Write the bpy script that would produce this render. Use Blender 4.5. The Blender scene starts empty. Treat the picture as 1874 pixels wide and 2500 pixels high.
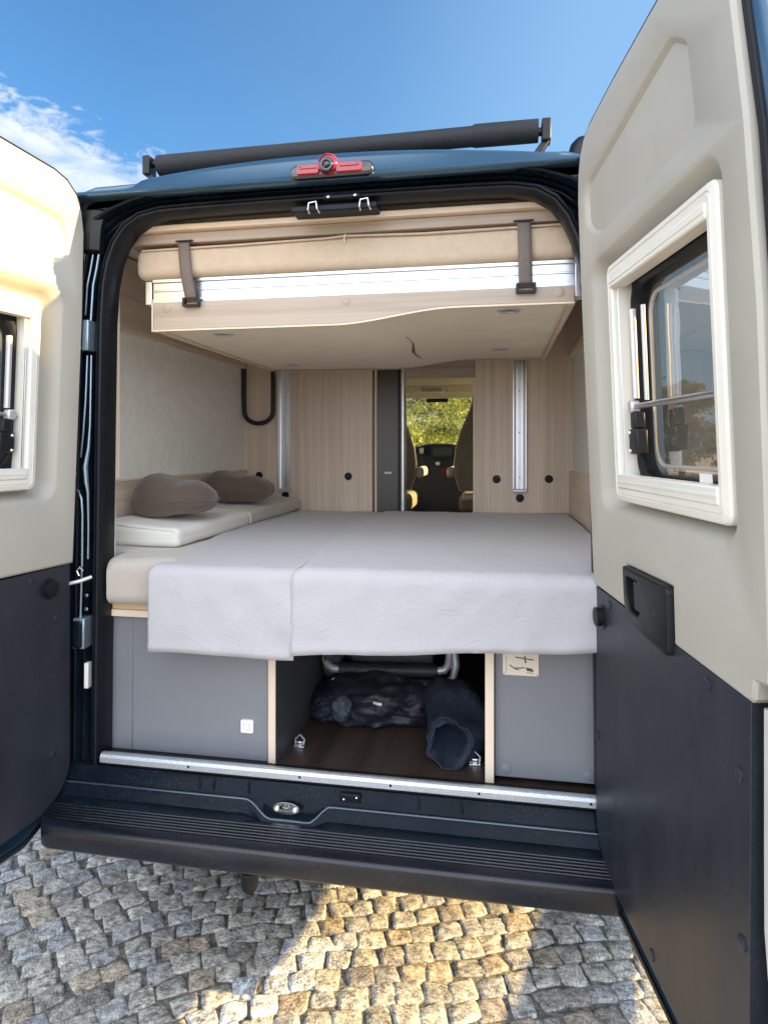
import bpy, bmesh, math, random
from mathutils import Vector, Matrix, noise
from mathutils.geometry import tessellate_polygon
R = math.radians
random.seed(7)
scene = bpy.context.scene
COL = scene.collection

# ------------------------------------------------------------------ materials
class NT:
    def __init__(s, tree):
        s.t = tree; s.n = tree.nodes; s.l = tree.links
    def new(s, kind, **kw):
        n = s.n.new(kind)
        for k, v in kw.items():
            if k in n.inputs: n.inputs[k].default_value = v
            else: setattr(n, k, v)
        return n
    def link(s, a, b): s.l.new(a, b)
    def math(s, op, a, b=None, c=None, clamp=False):
        n = s.n.new('ShaderNodeMath'); n.operation = op; n.use_clamp = clamp
        for i, v in enumerate((a, b, c)):
            if v is None: continue
            if isinstance(v, (int, float)): n.inputs[i].default_value = v
            else: s.l.new(v, n.inputs[i])
        return n.outputs[0]
    def mix(s, fac, a, b, mode='MIX'):
        n = s.n.new('ShaderNodeMix'); n.data_type = 'RGBA'; n.blend_type = mode
        for sock, v in ((n.inputs[0], fac), (n.inputs[6], a), (n.inputs[7], b)):
            if isinstance(v, (int, float)): sock.default_value = v
            elif isinstance(v, (tuple, list)): sock.default_value = (v[0], v[1], v[2], 1)
            else: s.l.new(v, sock)
        return n.outputs[2]
    def ramp(s, fac, stops):
        n = s.n.new('ShaderNodeValToRGB'); el = n.color_ramp.elements
        while len(el) < len(stops): el.new(.5)
        for e, (p, c) in zip(el, stops):
            e.position = p
            e.color = (c, c, c, 1) if isinstance(c, (int, float)) else (c[0], c[1], c[2], 1)
        s.l.new(fac, n.inputs[0]); return n.outputs[0]
    def noise(s, vec, scale, detail=4, rough=.55, dist=0):
        n = s.new('ShaderNodeTexNoise', Scale=scale, Detail=detail, Roughness=rough, Distortion=dist)
        if vec is not None: s.l.new(vec, n.inputs['Vector'])
        return n.outputs['Fac']
    def mapping(s, vec, scale=(1, 1, 1), rot=(0, 0, 0), loc=(0, 0, 0)):
        n = s.new('ShaderNodeMapping'); n.inputs['Scale'].default_value = scale
        n.inputs['Rotation'].default_value = rot; n.inputs['Location'].default_value = loc
        s.l.new(vec, n.inputs['Vector']); return n.outputs[0]

def base_mat(name):
    m = bpy.data.materials.new(name); m.use_nodes = True
    t = NT(m.node_tree); p = m.node_tree.nodes['Principled BSDF']
    tc = t.new('ShaderNodeTexCoord').outputs['Object']
    return m, t, p, tc

def mat(name, col, rough=.5, metal=0., var=.12, vscale=6., stretch=(1, 1, 1), bump=0., bscale=200., bstretch=(1, 1, 1),
        coat=0., coatr=.05, spec=.5, sheen=0., rvar=.1, bdist=.002, big=0., dust=0.):
    m, t, p, tc = base_mat(name)
    f = t.noise(t.mapping(tc, stretch), vscale, 5)
    lo = tuple(max(0, c*(1-var)) for c in col); hi = tuple(min(1, c*(1+var)) for c in col)
    c = t.mix(t.ramp(f, [(.3, 0.), (.7, 1.)]), lo, hi)
    if big:
        g = t.noise(tc, 1.3, 3)
        c = t.mix(t.math('MULTIPLY', t.ramp(g, [(.4, 0.), (.62, 1.)]), big), c, tuple(x*.55 for x in col))
    if dust:
        d1 = t.ramp(t.noise(t.mapping(tc, (1, 1, .6)), 7., 4, .6), [(.42, 0.), (.68, 1.)]); d2 = t.ramp(t.noise(tc, 170., 4, .7), [(.48, 0.), (.68, 1.)])
        c = t.mix(t.math('MULTIPLY', t.math('MULTIPLY', d1, d2), dust), c, (.42, .40, .36))
    t.link(c, p.inputs['Base Color'])
    r = t.math('ADD', t.math('MULTIPLY', f, rvar*2), rough-rvar)
    t.link(r, p.inputs['Roughness'])
    p.inputs['Metallic'].default_value = metal
    p.inputs['Specular IOR Level'].default_value = spec
    if coat:
        p.inputs['Coat Weight'].default_value = coat; p.inputs['Coat Roughness'].default_value = coatr
    if sheen:
        p.inputs['Sheen Weight'].default_value = sheen; p.inputs['Sheen Roughness'].default_value = .6
    if bump:
        b = t.new('ShaderNodeBump', Strength=bump, Distance=bdist)
        t.link(t.noise(t.mapping(tc, bstretch), bscale, 3), b.inputs['Height'])
        t.link(b.outputs[0], p.inputs['Normal'])
    return m

def wood(name, axis, dark, light, rough=.42, k=1.):
    m, t, p, tc = base_mat(name)
    lo = .55*k; hi = 26*k
    s = {'z': (hi, hi, lo), 'x': (lo, hi, hi), 'y': (hi, lo, hi)}[axis]
    v = t.mapping(tc, s)
    a = t.noise(v, 1., 6, .6, .6)
    s2 = tuple(x*4.5 for x in s)
    b = t.noise(t.mapping(tc, s2), 1., 3, .5)
    g = t.noise(t.mapping(tc, tuple(x*.22 for x in s)), 1., 2, .5, .3)
    f = t.math('ADD', t.math('MULTIPLY', a, .45), t.math('ADD', t.math('MULTIPLY', b, .17), t.math('MULTIPLY', g, .38)))
    mid = tuple((x+y)/2 for x, y in zip(dark, light))
    c = t.ramp(f, [(.34, dark), (.47, mid), (.56, light), (.68, mid)])
    t.link(c, p.inputs['Base Color'])
    t.link(t.math('ADD', t.math('MULTIPLY', b, .2), rough-.1), p.inputs['Roughness'])
    bp = t.new('ShaderNodeBump', Strength=.12, Distance=.001)
    t.link(b, bp.inputs['Height']); t.link(bp.outputs[0], p.inputs['Normal'])
    return m

M = {}
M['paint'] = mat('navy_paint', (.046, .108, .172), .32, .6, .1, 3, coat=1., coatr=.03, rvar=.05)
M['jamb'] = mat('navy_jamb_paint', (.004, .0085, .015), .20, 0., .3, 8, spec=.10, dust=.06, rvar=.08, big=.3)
M['lip_glint'] = mat('shell_lip_glint', (.45, .45, .43), .35, var=.1)  # pale tone stands for the bright reflection on the door shell lip
M['sill_glint'] = mat('sill_ridge_highlight', (.05, .07, .10), .22, .5, .3, 6, coat=.6)  # lighter tone paints the gloss highlight of the sill ridge
M['lip'] = mat('jamb_sky_glint', (.26, .34, .42), .25, .6, .1, 5, coat=.6)  # sky reflections on pressed edges and hinges, painted as lighter blue
M['trim'] = mat('beige_moulded_plastic', (.415, .398, .350), .56, var=.05, vscale=4, bump=.35, bscale=520, bdist=.0012, rvar=.05)
M['cream'] = mat('cream_plastic', (.74, .725, .66), .35, var=.03, vscale=5, rvar=.08)
M['lining'] = mat('charcoal_vinyl', (.022, .026, .037), .40, dust=.06, spec=.4, var=.22, vscale=9, stretch=(1.2, 1.2, .35), bump=.25, bscale=420, bdist=.001, rvar=.14, big=.35)
M['rubber'] = mat('black_rubber', (.007, .009, .013), .38, var=.3, vscale=20, rvar=.1, spec=.22)
M['black'] = mat('black_plastic', (.008, .009, .011), .40, spec=.35, var=.2, vscale=15, bump=.15, bscale=600, rvar=.12)
M['bumper'] = mat('dark_bumper_plastic', (.008, .010, .016), .27, dust=.06, spec=.5, var=.25, vscale=7, stretch=(.5, 2, 2), bump=.3, bscale=700, bdist=.0008, rvar=.14)
DK, LT = (.53, .415, .315), (.74, .61, .485)
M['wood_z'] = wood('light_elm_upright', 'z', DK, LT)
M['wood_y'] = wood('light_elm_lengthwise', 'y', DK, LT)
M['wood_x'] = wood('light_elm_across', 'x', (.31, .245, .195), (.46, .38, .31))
M['ply'] = wood('birch_plywood_edge', 'x', (.55, .36, .18), (.74, .56, .33), k=.8)
M['pale_edge'] = mat('pale_edge_banding', (.76, .63, .50), .45, var=.08, vscale=5, stretch=(1, 1, .2))
M['floorwood'] = wood('dark_walnut_floor', 'y', (.022, .016, .013), (.062, .044, .034), .4, .6)
M['wallcloth'] = mat('beige_wall_cloth', (.82, .81, .75), .8, var=.05, vscale=30, bump=.3, bscale=260, bdist=.001, rvar=.05)
M['under'] = mat('beige_bed_underside', (.80, .70, .56), .7, var=.04, vscale=5, bump=.25, bscale=380, bdist=.001, rvar=.05)
M['sheet0'] = mat('pale_lilac_cotton', (.73, .71, .745), .85, var=.03, vscale=3, bump=.35, bscale=900, bdist=.0008, sheen=.3, rvar=.04)
M['cushion'] = mat('oat_jersey', (.47, .425, .37), .85, var=.05, vscale=8, bump=.4, bscale=700, bdist=.001, sheen=.3, rvar=.04)
M['cushion_white'] = mat('offwhite_cover', (.70, .68, .62), .82, var=.04, vscale=8, bump=.4, bscale=600, bdist=.001, sheen=.2, rvar=.04)
M['mattress'] = mat('sand_mattress_cloth', (.53, .425, .315), .85, var=.06, vscale=40, bump=.5, bscale=420, bdist=.0015, sheen=.2, rvar=.04)
M['pillow'] = mat('brown_pillow_cloth', (.092, .062, .043), .9, var=.12, vscale=25, bump=.4, bscale=500, bdist=.001, sheen=.25, rvar=.04)
M['alu'] = mat('satin_aluminium', (.60, .62, .65), .34, 1., .04, 3, (1, 60, 60), bump=.05, bscale=1., bstretch=(5, 900, 900), rvar=.08)
M['alu_v'] = mat('satin_aluminium_upright', (.78, .80, .83), .32, .9, .05, 3, (60, 60, 1), rvar=.08)
M['tread'] = mat('pebbled_aluminium', (.62, .66, .72), .42, .85, .25, 260, bump=.8, bscale=420, bdist=.002, rvar=.12)
M['grey'] = mat('grey_laminate', (.205, .215, .238), .44, var=.10, vscale=2.6, big=.22, bump=.12, bscale=500, rvar=.08)
M['dgrey'] = mat('dark_grey_laminate', (.070, .074, .082), .5, var=.1, vscale=3)
M['web'] = mat('taupe_webbing', (.165, .132, .118), .75, var=.2, vscale=60, stretch=(1, 1, 6), bump=.6, bscale=500, bstretch=(1, 1, .15), bdist=.0015)
M['blackcloth'] = mat('black_nylon', (.012, .014, .022), .55, var=.3, vscale=10, bump=.5, bscale=22, bdist=.012, rvar=.1)
M['bluecloth'] = mat('dark_denim_blue_cloth', (.012, .019, .036), .72, var=.35, vscale=14, bump=.7, bscale=18, bdist=.014)
M['greycloth'] = mat('slate_grey_cloth', (.05, .06, .08), .7, var=.3, vscale=12, bump=.5, bscale=25, bdist=.01)
M['chrome'] = mat('bright_zinc', (.75, .76, .77), .25, 1., .1, 30)
M['silver'] = mat('silver_tube', (.60, .60, .62), .42, .6, .06, 8)
M['white'] = mat('white_plastic', (.80, .79, .76), .4, var=.02, vscale=5)
M['plate'] = mat('ivory_info_plate', (.74, .66, .54), .45, var=.04, vscale=12)
M['ink'] = mat('faded_print_ink', (.12, .10, .09), .6, var=.4, vscale=300)
M['red'] = mat('red_lamp_lens', (.34, .006, .018), .12, var=.25, vscale=60, coat=1., coatr=.02, rvar=.04)
M['lensblack'] = mat('glossy_black', (.008, .008, .01), .08, coat=1., rvar=.03)
M['tube'] = mat('black_foam_sleeve', (.010, .011, .014), .7, var=.3, vscale=8, bump=.4, bscale=90, bdist=.003)
M['hose'] = mat('black_corrugated_hose', (.012, .012, .014), .5)
M['mirror'] = mat('smoked_panel', (.075, .060, .048), .3, var=.15, vscale=2, stretch=(1, 1, .4))
M['seat'] = mat('taupe_seat_cloth', (.32, .27, .215), .8, var=.08, vscale=12, bump=.3, bscale=400)
M['seat_edge'] = mat('sun_rim_seat_edge', (.66, .60, .50), .6)  # cream tone paints the sun's rim light on the seat edges
M['dash'] = mat('dark_dashboard', (.014, .015, .018), .5, var=.2, vscale=9, bump=.2, bscale=400)
M['console'] = mat('cream_cab_headliner', (.74, .70, .58), .6, var=.05, vscale=5)
M['screen'] = mat('dark_screen', (.05, .06, .06), .15, rvar=.03)
M['tyre'] = mat('tyre_rubber', (.02, .02, .02), .8)
M['steel'] = mat('silver_wheel', (.4, .4, .42), .4, .8)
M['bark'] = mat('bark', (.10, .07, .05), .9, var=.4, vscale=6, stretch=(3, 3, .6), bump=.8, bscale=12, bdist=.03)
M['rail_wood'] = wood('weathered_rail', 'y', (.20, .15, .10), (.34, .27, .20), .8, .5)

def sheet_mat():
    m, t, p, tc = base_mat('pale_cotton_sheet')
    n = t.noise(tc, 3, 4)
    t.link(t.mix(n, (.42, .418, .442), (.46, .457, .48)), p.inputs['Base Color'])
    p.inputs['Roughness'].default_value = .85; p.inputs['Sheen Weight'].default_value = .25
    a = t.noise(t.mapping(tc, (1, 1.5, 1.5), (0, 0, .6)), 7., 5, .6, 1.6)
    r1 = t.math('ABSOLUTE', t.math('SUBTRACT', a, .5))
    r1 = t.ramp(r1, [(0., 1.), (.06, 0.)])
    b = t.noise(t.mapping(tc, (1.6, 1, 1), (0, .3, -.5)), 16., 4, .6, 1.)
    r2 = t.ramp(t.math('ABSOLUTE', t.math('SUBTRACT', b, .5)), [(0., 1.), (.08, 0.)])
    mask = t.ramp(t.noise(tc, 2.2, 2), [(.42, .1), (.6, 1.)])
    h = t.math('ADD', t.math('MULTIPLY', t.math('ADD', r1, t.math('MULTIPLY', r2, .45)), mask), t.math('MULTIPLY', t.noise(tc, 1100, 2), .10))
    bp = t.new('ShaderNodeBump', Strength=.34, Distance=.0020); t.link(h, bp.inputs['Height']); t.link(bp.outputs[0], p.inputs['Normal'])
    return m
M['sheet'] = sheet_mat()

def leaf_mat(name, a, b):
    m, t, p, tc = base_mat(name)
    f = t.noise(tc, 1.4, 3)
    info = t.new('ShaderNodeObjectInfo').outputs['Random']
    c = t.mix(t.ramp(f, [(.35, 0.), (.65, 1.)]), a, b)
    c = t.mix(t.math('MULTIPLY', info, .35), c, (.16, .13, .03))
    t.link(c, p.inputs['Base Color']); p.inputs['Roughness'].default_value = .55
    out = t.n['Material Output']
    tr = t.new('ShaderNodeBsdfTranslucent'); t.link(t.mix(.5, c, (.30, .34, .04)), tr.inputs['Color'])
    mx = t.new('ShaderNodeMixShader'); mx.inputs[0].default_value = .38
    t.link(p.outputs[0], mx.inputs[1]); t.link(tr.outputs[0], mx.inputs[2]); t.link(mx.outputs[0], out.inputs[0])
    return m
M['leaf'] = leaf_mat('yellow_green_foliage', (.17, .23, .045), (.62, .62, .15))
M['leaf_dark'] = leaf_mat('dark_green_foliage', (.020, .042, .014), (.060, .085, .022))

def glass_mat(name, tint, gloss):
    m, t, p, tc = base_mat(name)
    t.n.remove(p)
    out = t.n['Material Output']
    tr = t.new('ShaderNodeBsdfTransparent'); tr.inputs[0].default_value = (*tint, 1)
    gl = t.new('ShaderNodeBsdfGlossy', Roughness=.04); gl.inputs[0].default_value = (1, 1, 1, 1)
    lw = t.new('ShaderNodeFresnel', IOR=1.5)
    bp = t.new('ShaderNodeBump', Strength=.15, Distance=.01); t.link(t.noise(tc, 5., 2), bp.inputs['Height'])
    t.link(bp.outputs[0], gl.inputs['Normal'])
    mx = t.new('ShaderNodeMixShader')
    t.link(t.math('MULTIPLY', lw.outputs[0], gloss, clamp=True), mx.inputs[0])
    t.link(tr.outputs[0], mx.inputs[1]); t.link(gl.outputs[0], mx.inputs[2]); t.link(mx.outputs[0], out.inputs[0])
    return m
M['acrylic'] = glass_mat('tinted_acrylic', (.44, .38, .32), .35)
_t = NT(M['acrylic'].node_tree); _o = _t.n['Material Output']; _src = _o.inputs[0].links[0].from_socket
_d = _t.new('ShaderNodeBsdfDiffuse'); _d.inputs[0].default_value = (.34, .335, .31, 1)
_m = _t.new('ShaderNodeMixShader'); _m.inputs[0].default_value = .16
_t.link(_src, _m.inputs[1]); _t.link(_d.outputs[0], _m.inputs[2]); _t.link(_m.outputs[0], _o.inputs[0])
M['screen_glass'] = glass_mat('windscreen_glass', (.92, .95, .92), .25)

def cobble_mat():
    m, t, p, tc = base_mat('granite_cobbles')
    at = t.new('ShaderNodeAttribute'); at.attribute_name = 'tint'
    n1 = t.noise(tc, 38, 6, .7); n2 = t.noise(tc, 150, 4, .6)
    f = t.math('ADD', t.math('MULTIPLY', n1, .6), t.math('MULTIPLY', n2, .4))
    k = t.ramp(f, [(.39, .30), (.5, 1.), (.59, 1.7)])
    c = t.mix(1., at.outputs['Color'], k, 'MULTIPLY')
    t.link(c, p.inputs['Base Color']); p.inputs['Roughness'].default_value = .72
    h = t.math('ADD', t.math('MULTIPLY', t.noise(t.mapping(tc, (1, 1.6, 1), (0, 0, .5)), 46, 6, .68, 1.2), 1.), t.math('MULTIPLY', n2, .35))
    bp = t.new('ShaderNodeBump', Strength=1., Distance=.009); t.link(h, bp.inputs['Height'])
    t.link(bp.outputs[0], p.inputs['Normal'])
    return m
M['cobble'] = cobble_mat()

def far_paving_mat():
    m, t, p, tc = base_mat('far_paving')
    v = t.new('ShaderNodeTexVoronoi', Scale=8.5); v.feature = 'DISTANCE_TO_EDGE'; t.link(tc, v.inputs['Vector'])
    n = t.noise(tc, 40, 5); g = t.noise(tc, .2, 4)
    c = t.mix(t.ramp(v.outputs['Distance'], [(.0, 0.), (.09, 1.)]), (.10, .09, .075), t.mix(n, (.33, .31, .28), (.48, .45, .40)))
    c = t.mix(t.ramp(g, [(.4, 0.), (.6, .5)]), c, (.30, .27, .20))
    t.link(c, p.inputs['Base Color']); p.inputs['Roughness'].default_value = .85
    return m
M['paving'] = far_paving_mat()

# ------------------------------------------------------------------ mesh building
ID = lambda a, b, c: (a, b, c)
class MB:
    def __init__(s): s.v = []; s.f = []
    def face(s, pts):
        k = len(s.v); s.v += [tuple(p) for p in pts]; s.f.append(tuple(range(k, k+len(pts))))
    def box(s, x0, x1, y0, y1, z0, z1, tr=ID):
        k = len(s.v)
        for z in (z0, z1):
            for x, y in ((x0, y0), (x1, y0), (x1, y1), (x0, y1)): s.v.append(tuple(tr(x, y, z)))
        for q in ((3, 2, 1, 0), (4, 5, 6, 7), (0, 1, 5, 4), (1, 2, 6, 5), (2, 3, 7, 6), (3, 0, 4, 7)):
            s.f.append(tuple(k+i for i in q))
        return s
    def plate(s, outer, holes, d0, d1, tr=ID, walls=True, back=True):
        """2D outline (a,b) with holes, thickness d0..d1; tr(a, d, b) -> world"""
        loops = [list(outer)]+[list(h) for h in holes]
        flat = [p for l in loops for p in l]
        tris = tessellate_polygon([[Vector((p[0], p[1], 0)) for p in l] for l in loops])
        k = len(s.v); n = len(flat)
        for d in (d0, d1):
            s.v += [tuple(tr(p[0], d, p[1])) for p in flat]
        for t in tris:
            s.f.append(tuple(k+i for i in t))
            if back: s.f.append(tuple(k+n+i for i in reversed(t)))
        if walls:
            o = 0
            for l in loops:
                m = len(l)
                for i in range(m):
                    j = (i+1) % m
                    s.f.append((k+o+i, k+o+j, k+n+o+j, k+n+o+i))
                o += m
        return s
    def rings(s, ringlist, close_first=False, close_last=False, cyc=True):
        k = len(s.v); m = len(ringlist[0])
        for r in ringlist: s.v += [tuple(p) for p in r]
        for i in range(len(ringlist)-1):
            for j in range(m if cyc else m-1):
                a, b = k+i*m+j, k+i*m+(j+1) % m
                s.f.append((a, b, b+m, a+m))
        if close_first: s.f.append(tuple(k+j for j in reversed(range(m))))
        if close_last: s.f.append(tuple(k+(len(ringlist)-1)*m+j for j in range(m)))
        return s
    def tube(s, path, r, n=10, cap=True):
        path = [Vector(p) for p in path]; rs = r if isinstance(r, (list, tuple)) else [r]*len(path)
        rl = []; up = None
        for i, p in enumerate(path):
            d = (path[min(i+1, len(path)-1)]-path[max(i-1, 0)]).normalized()
            if up is None:
                up = Vector((0, 0, 1)) if abs(d.z) < .9 else Vector((1, 0, 0))
            a = (up-d*up.dot(d)).normalized(); b = d.cross(a); up = a
            rl.append([p+a*(rs[i]*math.cos(2*math.pi*q/n))+b*(rs[i]*math.sin(2*math.pi*q/n)) for q in range(n)])
        return s.rings(rl, cap, cap)
    def cyl(s, c, axis, r, h, n=24, tr=None, r2=None):
        """cylinder from c along axis for h"""
        c = Vector(c); ax = Vector(axis).normalized()
        return s.tube([c, c+ax*h], [r, r if r2 is None else r2], n)
    def lathe(s, c, axis, prof, n=24):
        c = Vector(c); ax = Vector(axis).normalized()
        up = Vector((0, 0, 1)) if abs(ax.z) < .9 else Vector((1, 0, 0))
        a = (up-ax*up.dot(ax)).normalized(); b = ax.cross(a)
        rl = [[c+ax*h+a*(r*math.cos(2*math.pi*q/n))+b*(r*math.sin(2*math.pi*q/n)) for q in range(n)] for r, h in prof]
        return s.rings(rl, True, True)
    def grid(s, fn, nu, nv):
        k = len(s.v)
        for i in range(nu+1):
            for j in range(nv+1): s.v.append(tuple(fn(i/nu, j/nv)))
        for i in range(nu):
            for j in range(nv):
                a = k+i*(nv+1)+j; s.f.append((a, a+nv+1, a+nv+2, a+1))
        return s
    def rbox(s, lo, hi, r, nz=.0, nf=3., div=8, fn=None):
        """soft rounded box with gentle noise"""
        lo, hi = Vector(lo), Vector(hi); c = (lo+hi)/2; h = (hi-lo)/2
        def ticks(hh):
            rr = min(r, hh*.98); inn = hh-rr
            t = [-hh, -hh+rr*.3, -hh+rr*.65]+[-inn+2*inn*i/div for i in range(div+1)]+[hh-rr*.65, hh-rr*.3, hh]
            return t
        for ax in range(3):
            u, v = (ax+1) % 3, (ax+2) % 3
            tu, tv = ticks(h[u]), ticks(h[v])
            for sg in (-1, 1):
                k = len(s.v)
                for a in tu:
                    for b in tv:
                        p = Vector((0, 0, 0)); p[ax] = sg*h[ax]; p[u] = a; p[v] = b
                        q = Vector([max(-(h[i]-min(r, h[i]*.98)), min(h[i]-min(r, h[i]*.98), p[i])) for i in range(3)])
                        d = p-q
                        if d.length > 1e-9: p = q+d.normalized()*min(r, d.length if d.length < r else r)
                        w = c+p
                        if nz:
                            w = w+noise.noise_vector(w*nf)*nz+noise.noise_vector(w*nf*3.1)*nz*.35
                        if fn: w = fn(w)
                        s.v.append(tuple(w))
                nb = len(tv)
                for i in range(len(tu)-1):
                    for j in range(nb-1):
                        q4 = (k+i*nb+j, k+(i+1)*nb+j, k+(i+1)*nb+j+1, k+i*nb+j+1)
                        s.f.append(q4 if sg > 0 else tuple(reversed(q4)))
        return s
    def build(s, name, m, parent=None, bevel=0., sharp=35, solid=0., sub=0, weld=True, seg=2):
        me = bpy.data.meshes.new(name); me.from_pydata(s.v, [], s.f); me.update()
        bm = bmesh.new(); bm.from_mesh(me)
        if weld: bmesh.ops.remove_doubles(bm, verts=bm.verts, dist=1e-5)
        bmesh.ops.recalc_face_normals(bm, faces=bm.faces)
        bm.to_mesh(me); bm.free()
        me.polygons.foreach_set('use_smooth', [True]*len(me.polygons))
        me.set_sharp_from_angle(angle=R(sharp))
        me.materials.append(M[m] if isinstance(m, str) else m)
        o = bpy.data.objects.new(name, me); COL.objects.link(o)
        if solid:
            md = o.modifiers.new('solid', 'SOLIDIFY'); md.thickness = solid; md.offset = 0
        if bevel:
            md = o.modifiers.new('bevel', 'BEVEL'); md.width = bevel; md.segments = seg; md.limit_method = 'ANGLE'; md.angle_limit = R(40)
            md.harden_normals = False
        if sub:
            md = o.modifiers.new('sub', 'SUBSURF'); md.levels = sub; md.render_levels = sub
        if parent is not None:
            o.parent = parent
            if parent.type == 'EMPTY': o.location = -Vector(parent.location)
        return o

def tag(o, label, cat, group=None, kind=None):
    if label: o['label'] = label
    if cat: o['category'] = cat
    if group: o['group'] = group
    if kind: o['kind'] = kind
    return o
def thing(name, loc, label, cat, group=None):
    o = bpy.data.objects.new(name, None); COL.objects.link(o); o.location = loc; o.empty_display_size = .1
    return tag(o, label, cat, group)
def structure(o): o['kind'] = 'structure'; return o

def rr(a0, a1, b0, b1, r, n=6):
    """rounded rectangle outline"""
    out = []
    for cx, cy, st in ((a1-r, b1-r, 0), (a0+r, b1-r, 90), (a0+r, b0+r, 180), (a1-r, b0+r, 270)):
        for i in range(n+1):
            t = R(st+90*i/n); out.append((cx+r*math.cos(t), cy+r*math.sin(t)))
    return out
def circ(a, b, r, n=24): return [(a+r*math.cos(2*math.pi*i/n), b+r*math.sin(2*math.pi*i/n)) for i in range(n)]
def rounded_poly(pts, r, n=5):
    """round every corner of a polygon"""
    out = []; N = len(pts)
    rs = r if isinstance(r, (list, tuple)) else [r]*N
    for i in range(N):
        p = Vector(pts[i]); a = Vector(pts[i-1]); b = Vector(pts[(i+1) % N])
        da, db = (a-p), (b-p); q = min(rs[i], da.length*.45, db.length*.45)
        if q < 1e-4: out.append(tuple(p)); continue
        s0, s1 = p+da.normalized()*q, p+db.normalized()*q
        for k in range(n+1):
            t = k/n; out.append(tuple(s0*(1-t)**2+p*2*t*(1-t)+s1*t*t))
    return out
def sstep(a, b, x):
    t = max(0., min(1., (x-a)/(b-a))); return t*t*(3-2*t)

# ------------------------------------------------------------------ ground
def build_ground():
    mb = MB(); r = 260.
    X0, X1, Y0, Y1 = -2.8, 2.8, -3.4, 2.4
    for q in (((-r, -r), (r, -r), (r, Y0), (-r, Y0)), ((-r, Y1), (r, Y1), (r, r), (-r, r)), ((-r, Y0), (X0, Y0), (X0, Y1), (-r, Y1)), ((X1, Y0), (r, Y0), (r, Y1), (X1, Y1))):
        mb.face([(x, y, -.004) for x, y in q])
    structure(mb.build('ground', 'paving'))
    rnd = random.Random(3)
    me = MB(); tint = []
    # joint bed
    def bed(u, v):
        x, y = X0+u*(X1-X0), Y0+v*(Y1-Y0)
        return (x, y, -.0022+.003*noise.noise(Vector((x*9, y*9, 3))))
    me.grid(bed, 60, 60); tint += [(.155, .145, .125, 1)]*len(me.v)
    sx, sy = .080, .073
    def warp(x, y):      # segment arcs
        return (x+.03*math.sin(y*2.1+1)+.02*math.sin(y*5.3), y+.085*math.sin(x*2.6+.6)+.03*math.sin(x*5.1+y*1.7))
    ca, sa = math.cos(R(24)), math.sin(R(24))
    TK = [-1, -.94, -.74, -.4, 0, .4, .74, .94, 1]; N = 8
    for i in range(-64, 64):
        for j in range(-72, 72):
            gx, gy = (i+.5*(j % 2)+rnd.uniform(-.07, .07))*sx, j*sy
            wx, wy = warp(gx, gy)
            cx, cy = wx*ca-wy*sa, wx*sa+wy*ca-1.0
            if not (X0+.07 < cx < X1-.07 and Y0+.07 < cy < Y1-.07): continue
            a = sx*.5*rnd.uniform(.94, 1.06); b = sy*.5*rnd.uniform(.93, 1.05)
            skew = [(rnd.uniform(-.0105, .0105), rnd.uniform(-.0095, .0095)) for _ in range(4)]
            slope = math.atan2(*(reversed([warp(gx+.02, gy)[q]-wx if q == 0 else warp(gx+.02, gy)[1]-wy for q in (0, 1)])))+R(24)+rnd.uniform(-.09, .09)
            cs, sn = math.cos(slope), math.sin(slope)
            h0 = rnd.uniform(-.001, .003); tx, ty = rnd.uniform(-.05, .05), rnd.uniform(-.05, .05)
            sd = rnd.uniform(0, 100)
            t = rnd.random(); g = rnd.uniform(.78, 1.18)
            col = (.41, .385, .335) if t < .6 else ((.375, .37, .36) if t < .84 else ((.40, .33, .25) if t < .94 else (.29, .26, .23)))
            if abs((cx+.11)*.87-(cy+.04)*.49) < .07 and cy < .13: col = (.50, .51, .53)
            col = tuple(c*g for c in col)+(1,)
            k = len(me.v)
            for p in range(N+1):
                for q in range(N+1):
                    u, v = TK[p], TK[q]
                    # rounded corners
                    uu, vv = u*math.sqrt(1-.09*v*v), v*math.sqrt(1-.09*u*u)
                    w = ((1-u)*(1-v)/4, (1+u)*(1-v)/4, (1+u)*(1+v)/4, (1-u)*(1+v)/4)
                    lx = uu*a+sum(w[z]*skew[z][0] for z in range(4)); ly = vv*b+sum(w[z]*skew[z][1] for z in range(4))
                    e = max(abs(u), abs(v))
                    z = h0+tx*lx+ty*ly+.0045*(1-e**4)+.0050*noise.noise(Vector((lx*42+sd, ly*42, sd)))
                    if e > .99: z = -.006
                    elif e < .7: pass
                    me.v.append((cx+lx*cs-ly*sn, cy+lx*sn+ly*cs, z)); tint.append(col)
            for p in range(N):
                for q in range(N):
                    o = k+p*(N+1)+q; me.f.append((o, o+N+1, o+N+2, o+1))
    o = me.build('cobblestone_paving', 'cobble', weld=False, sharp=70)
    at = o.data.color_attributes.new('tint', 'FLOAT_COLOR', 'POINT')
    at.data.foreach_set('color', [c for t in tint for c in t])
    structure(o)
build_ground()

# ------------------------------------------------------------------ the van
van = thing('campervan', (0, 1.6, 0), 'dark blue campervan on cobblestones, both beige lined rear doors standing open', 'campervan')
YB = 1.65       # bulkhead behind the rear bed

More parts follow.
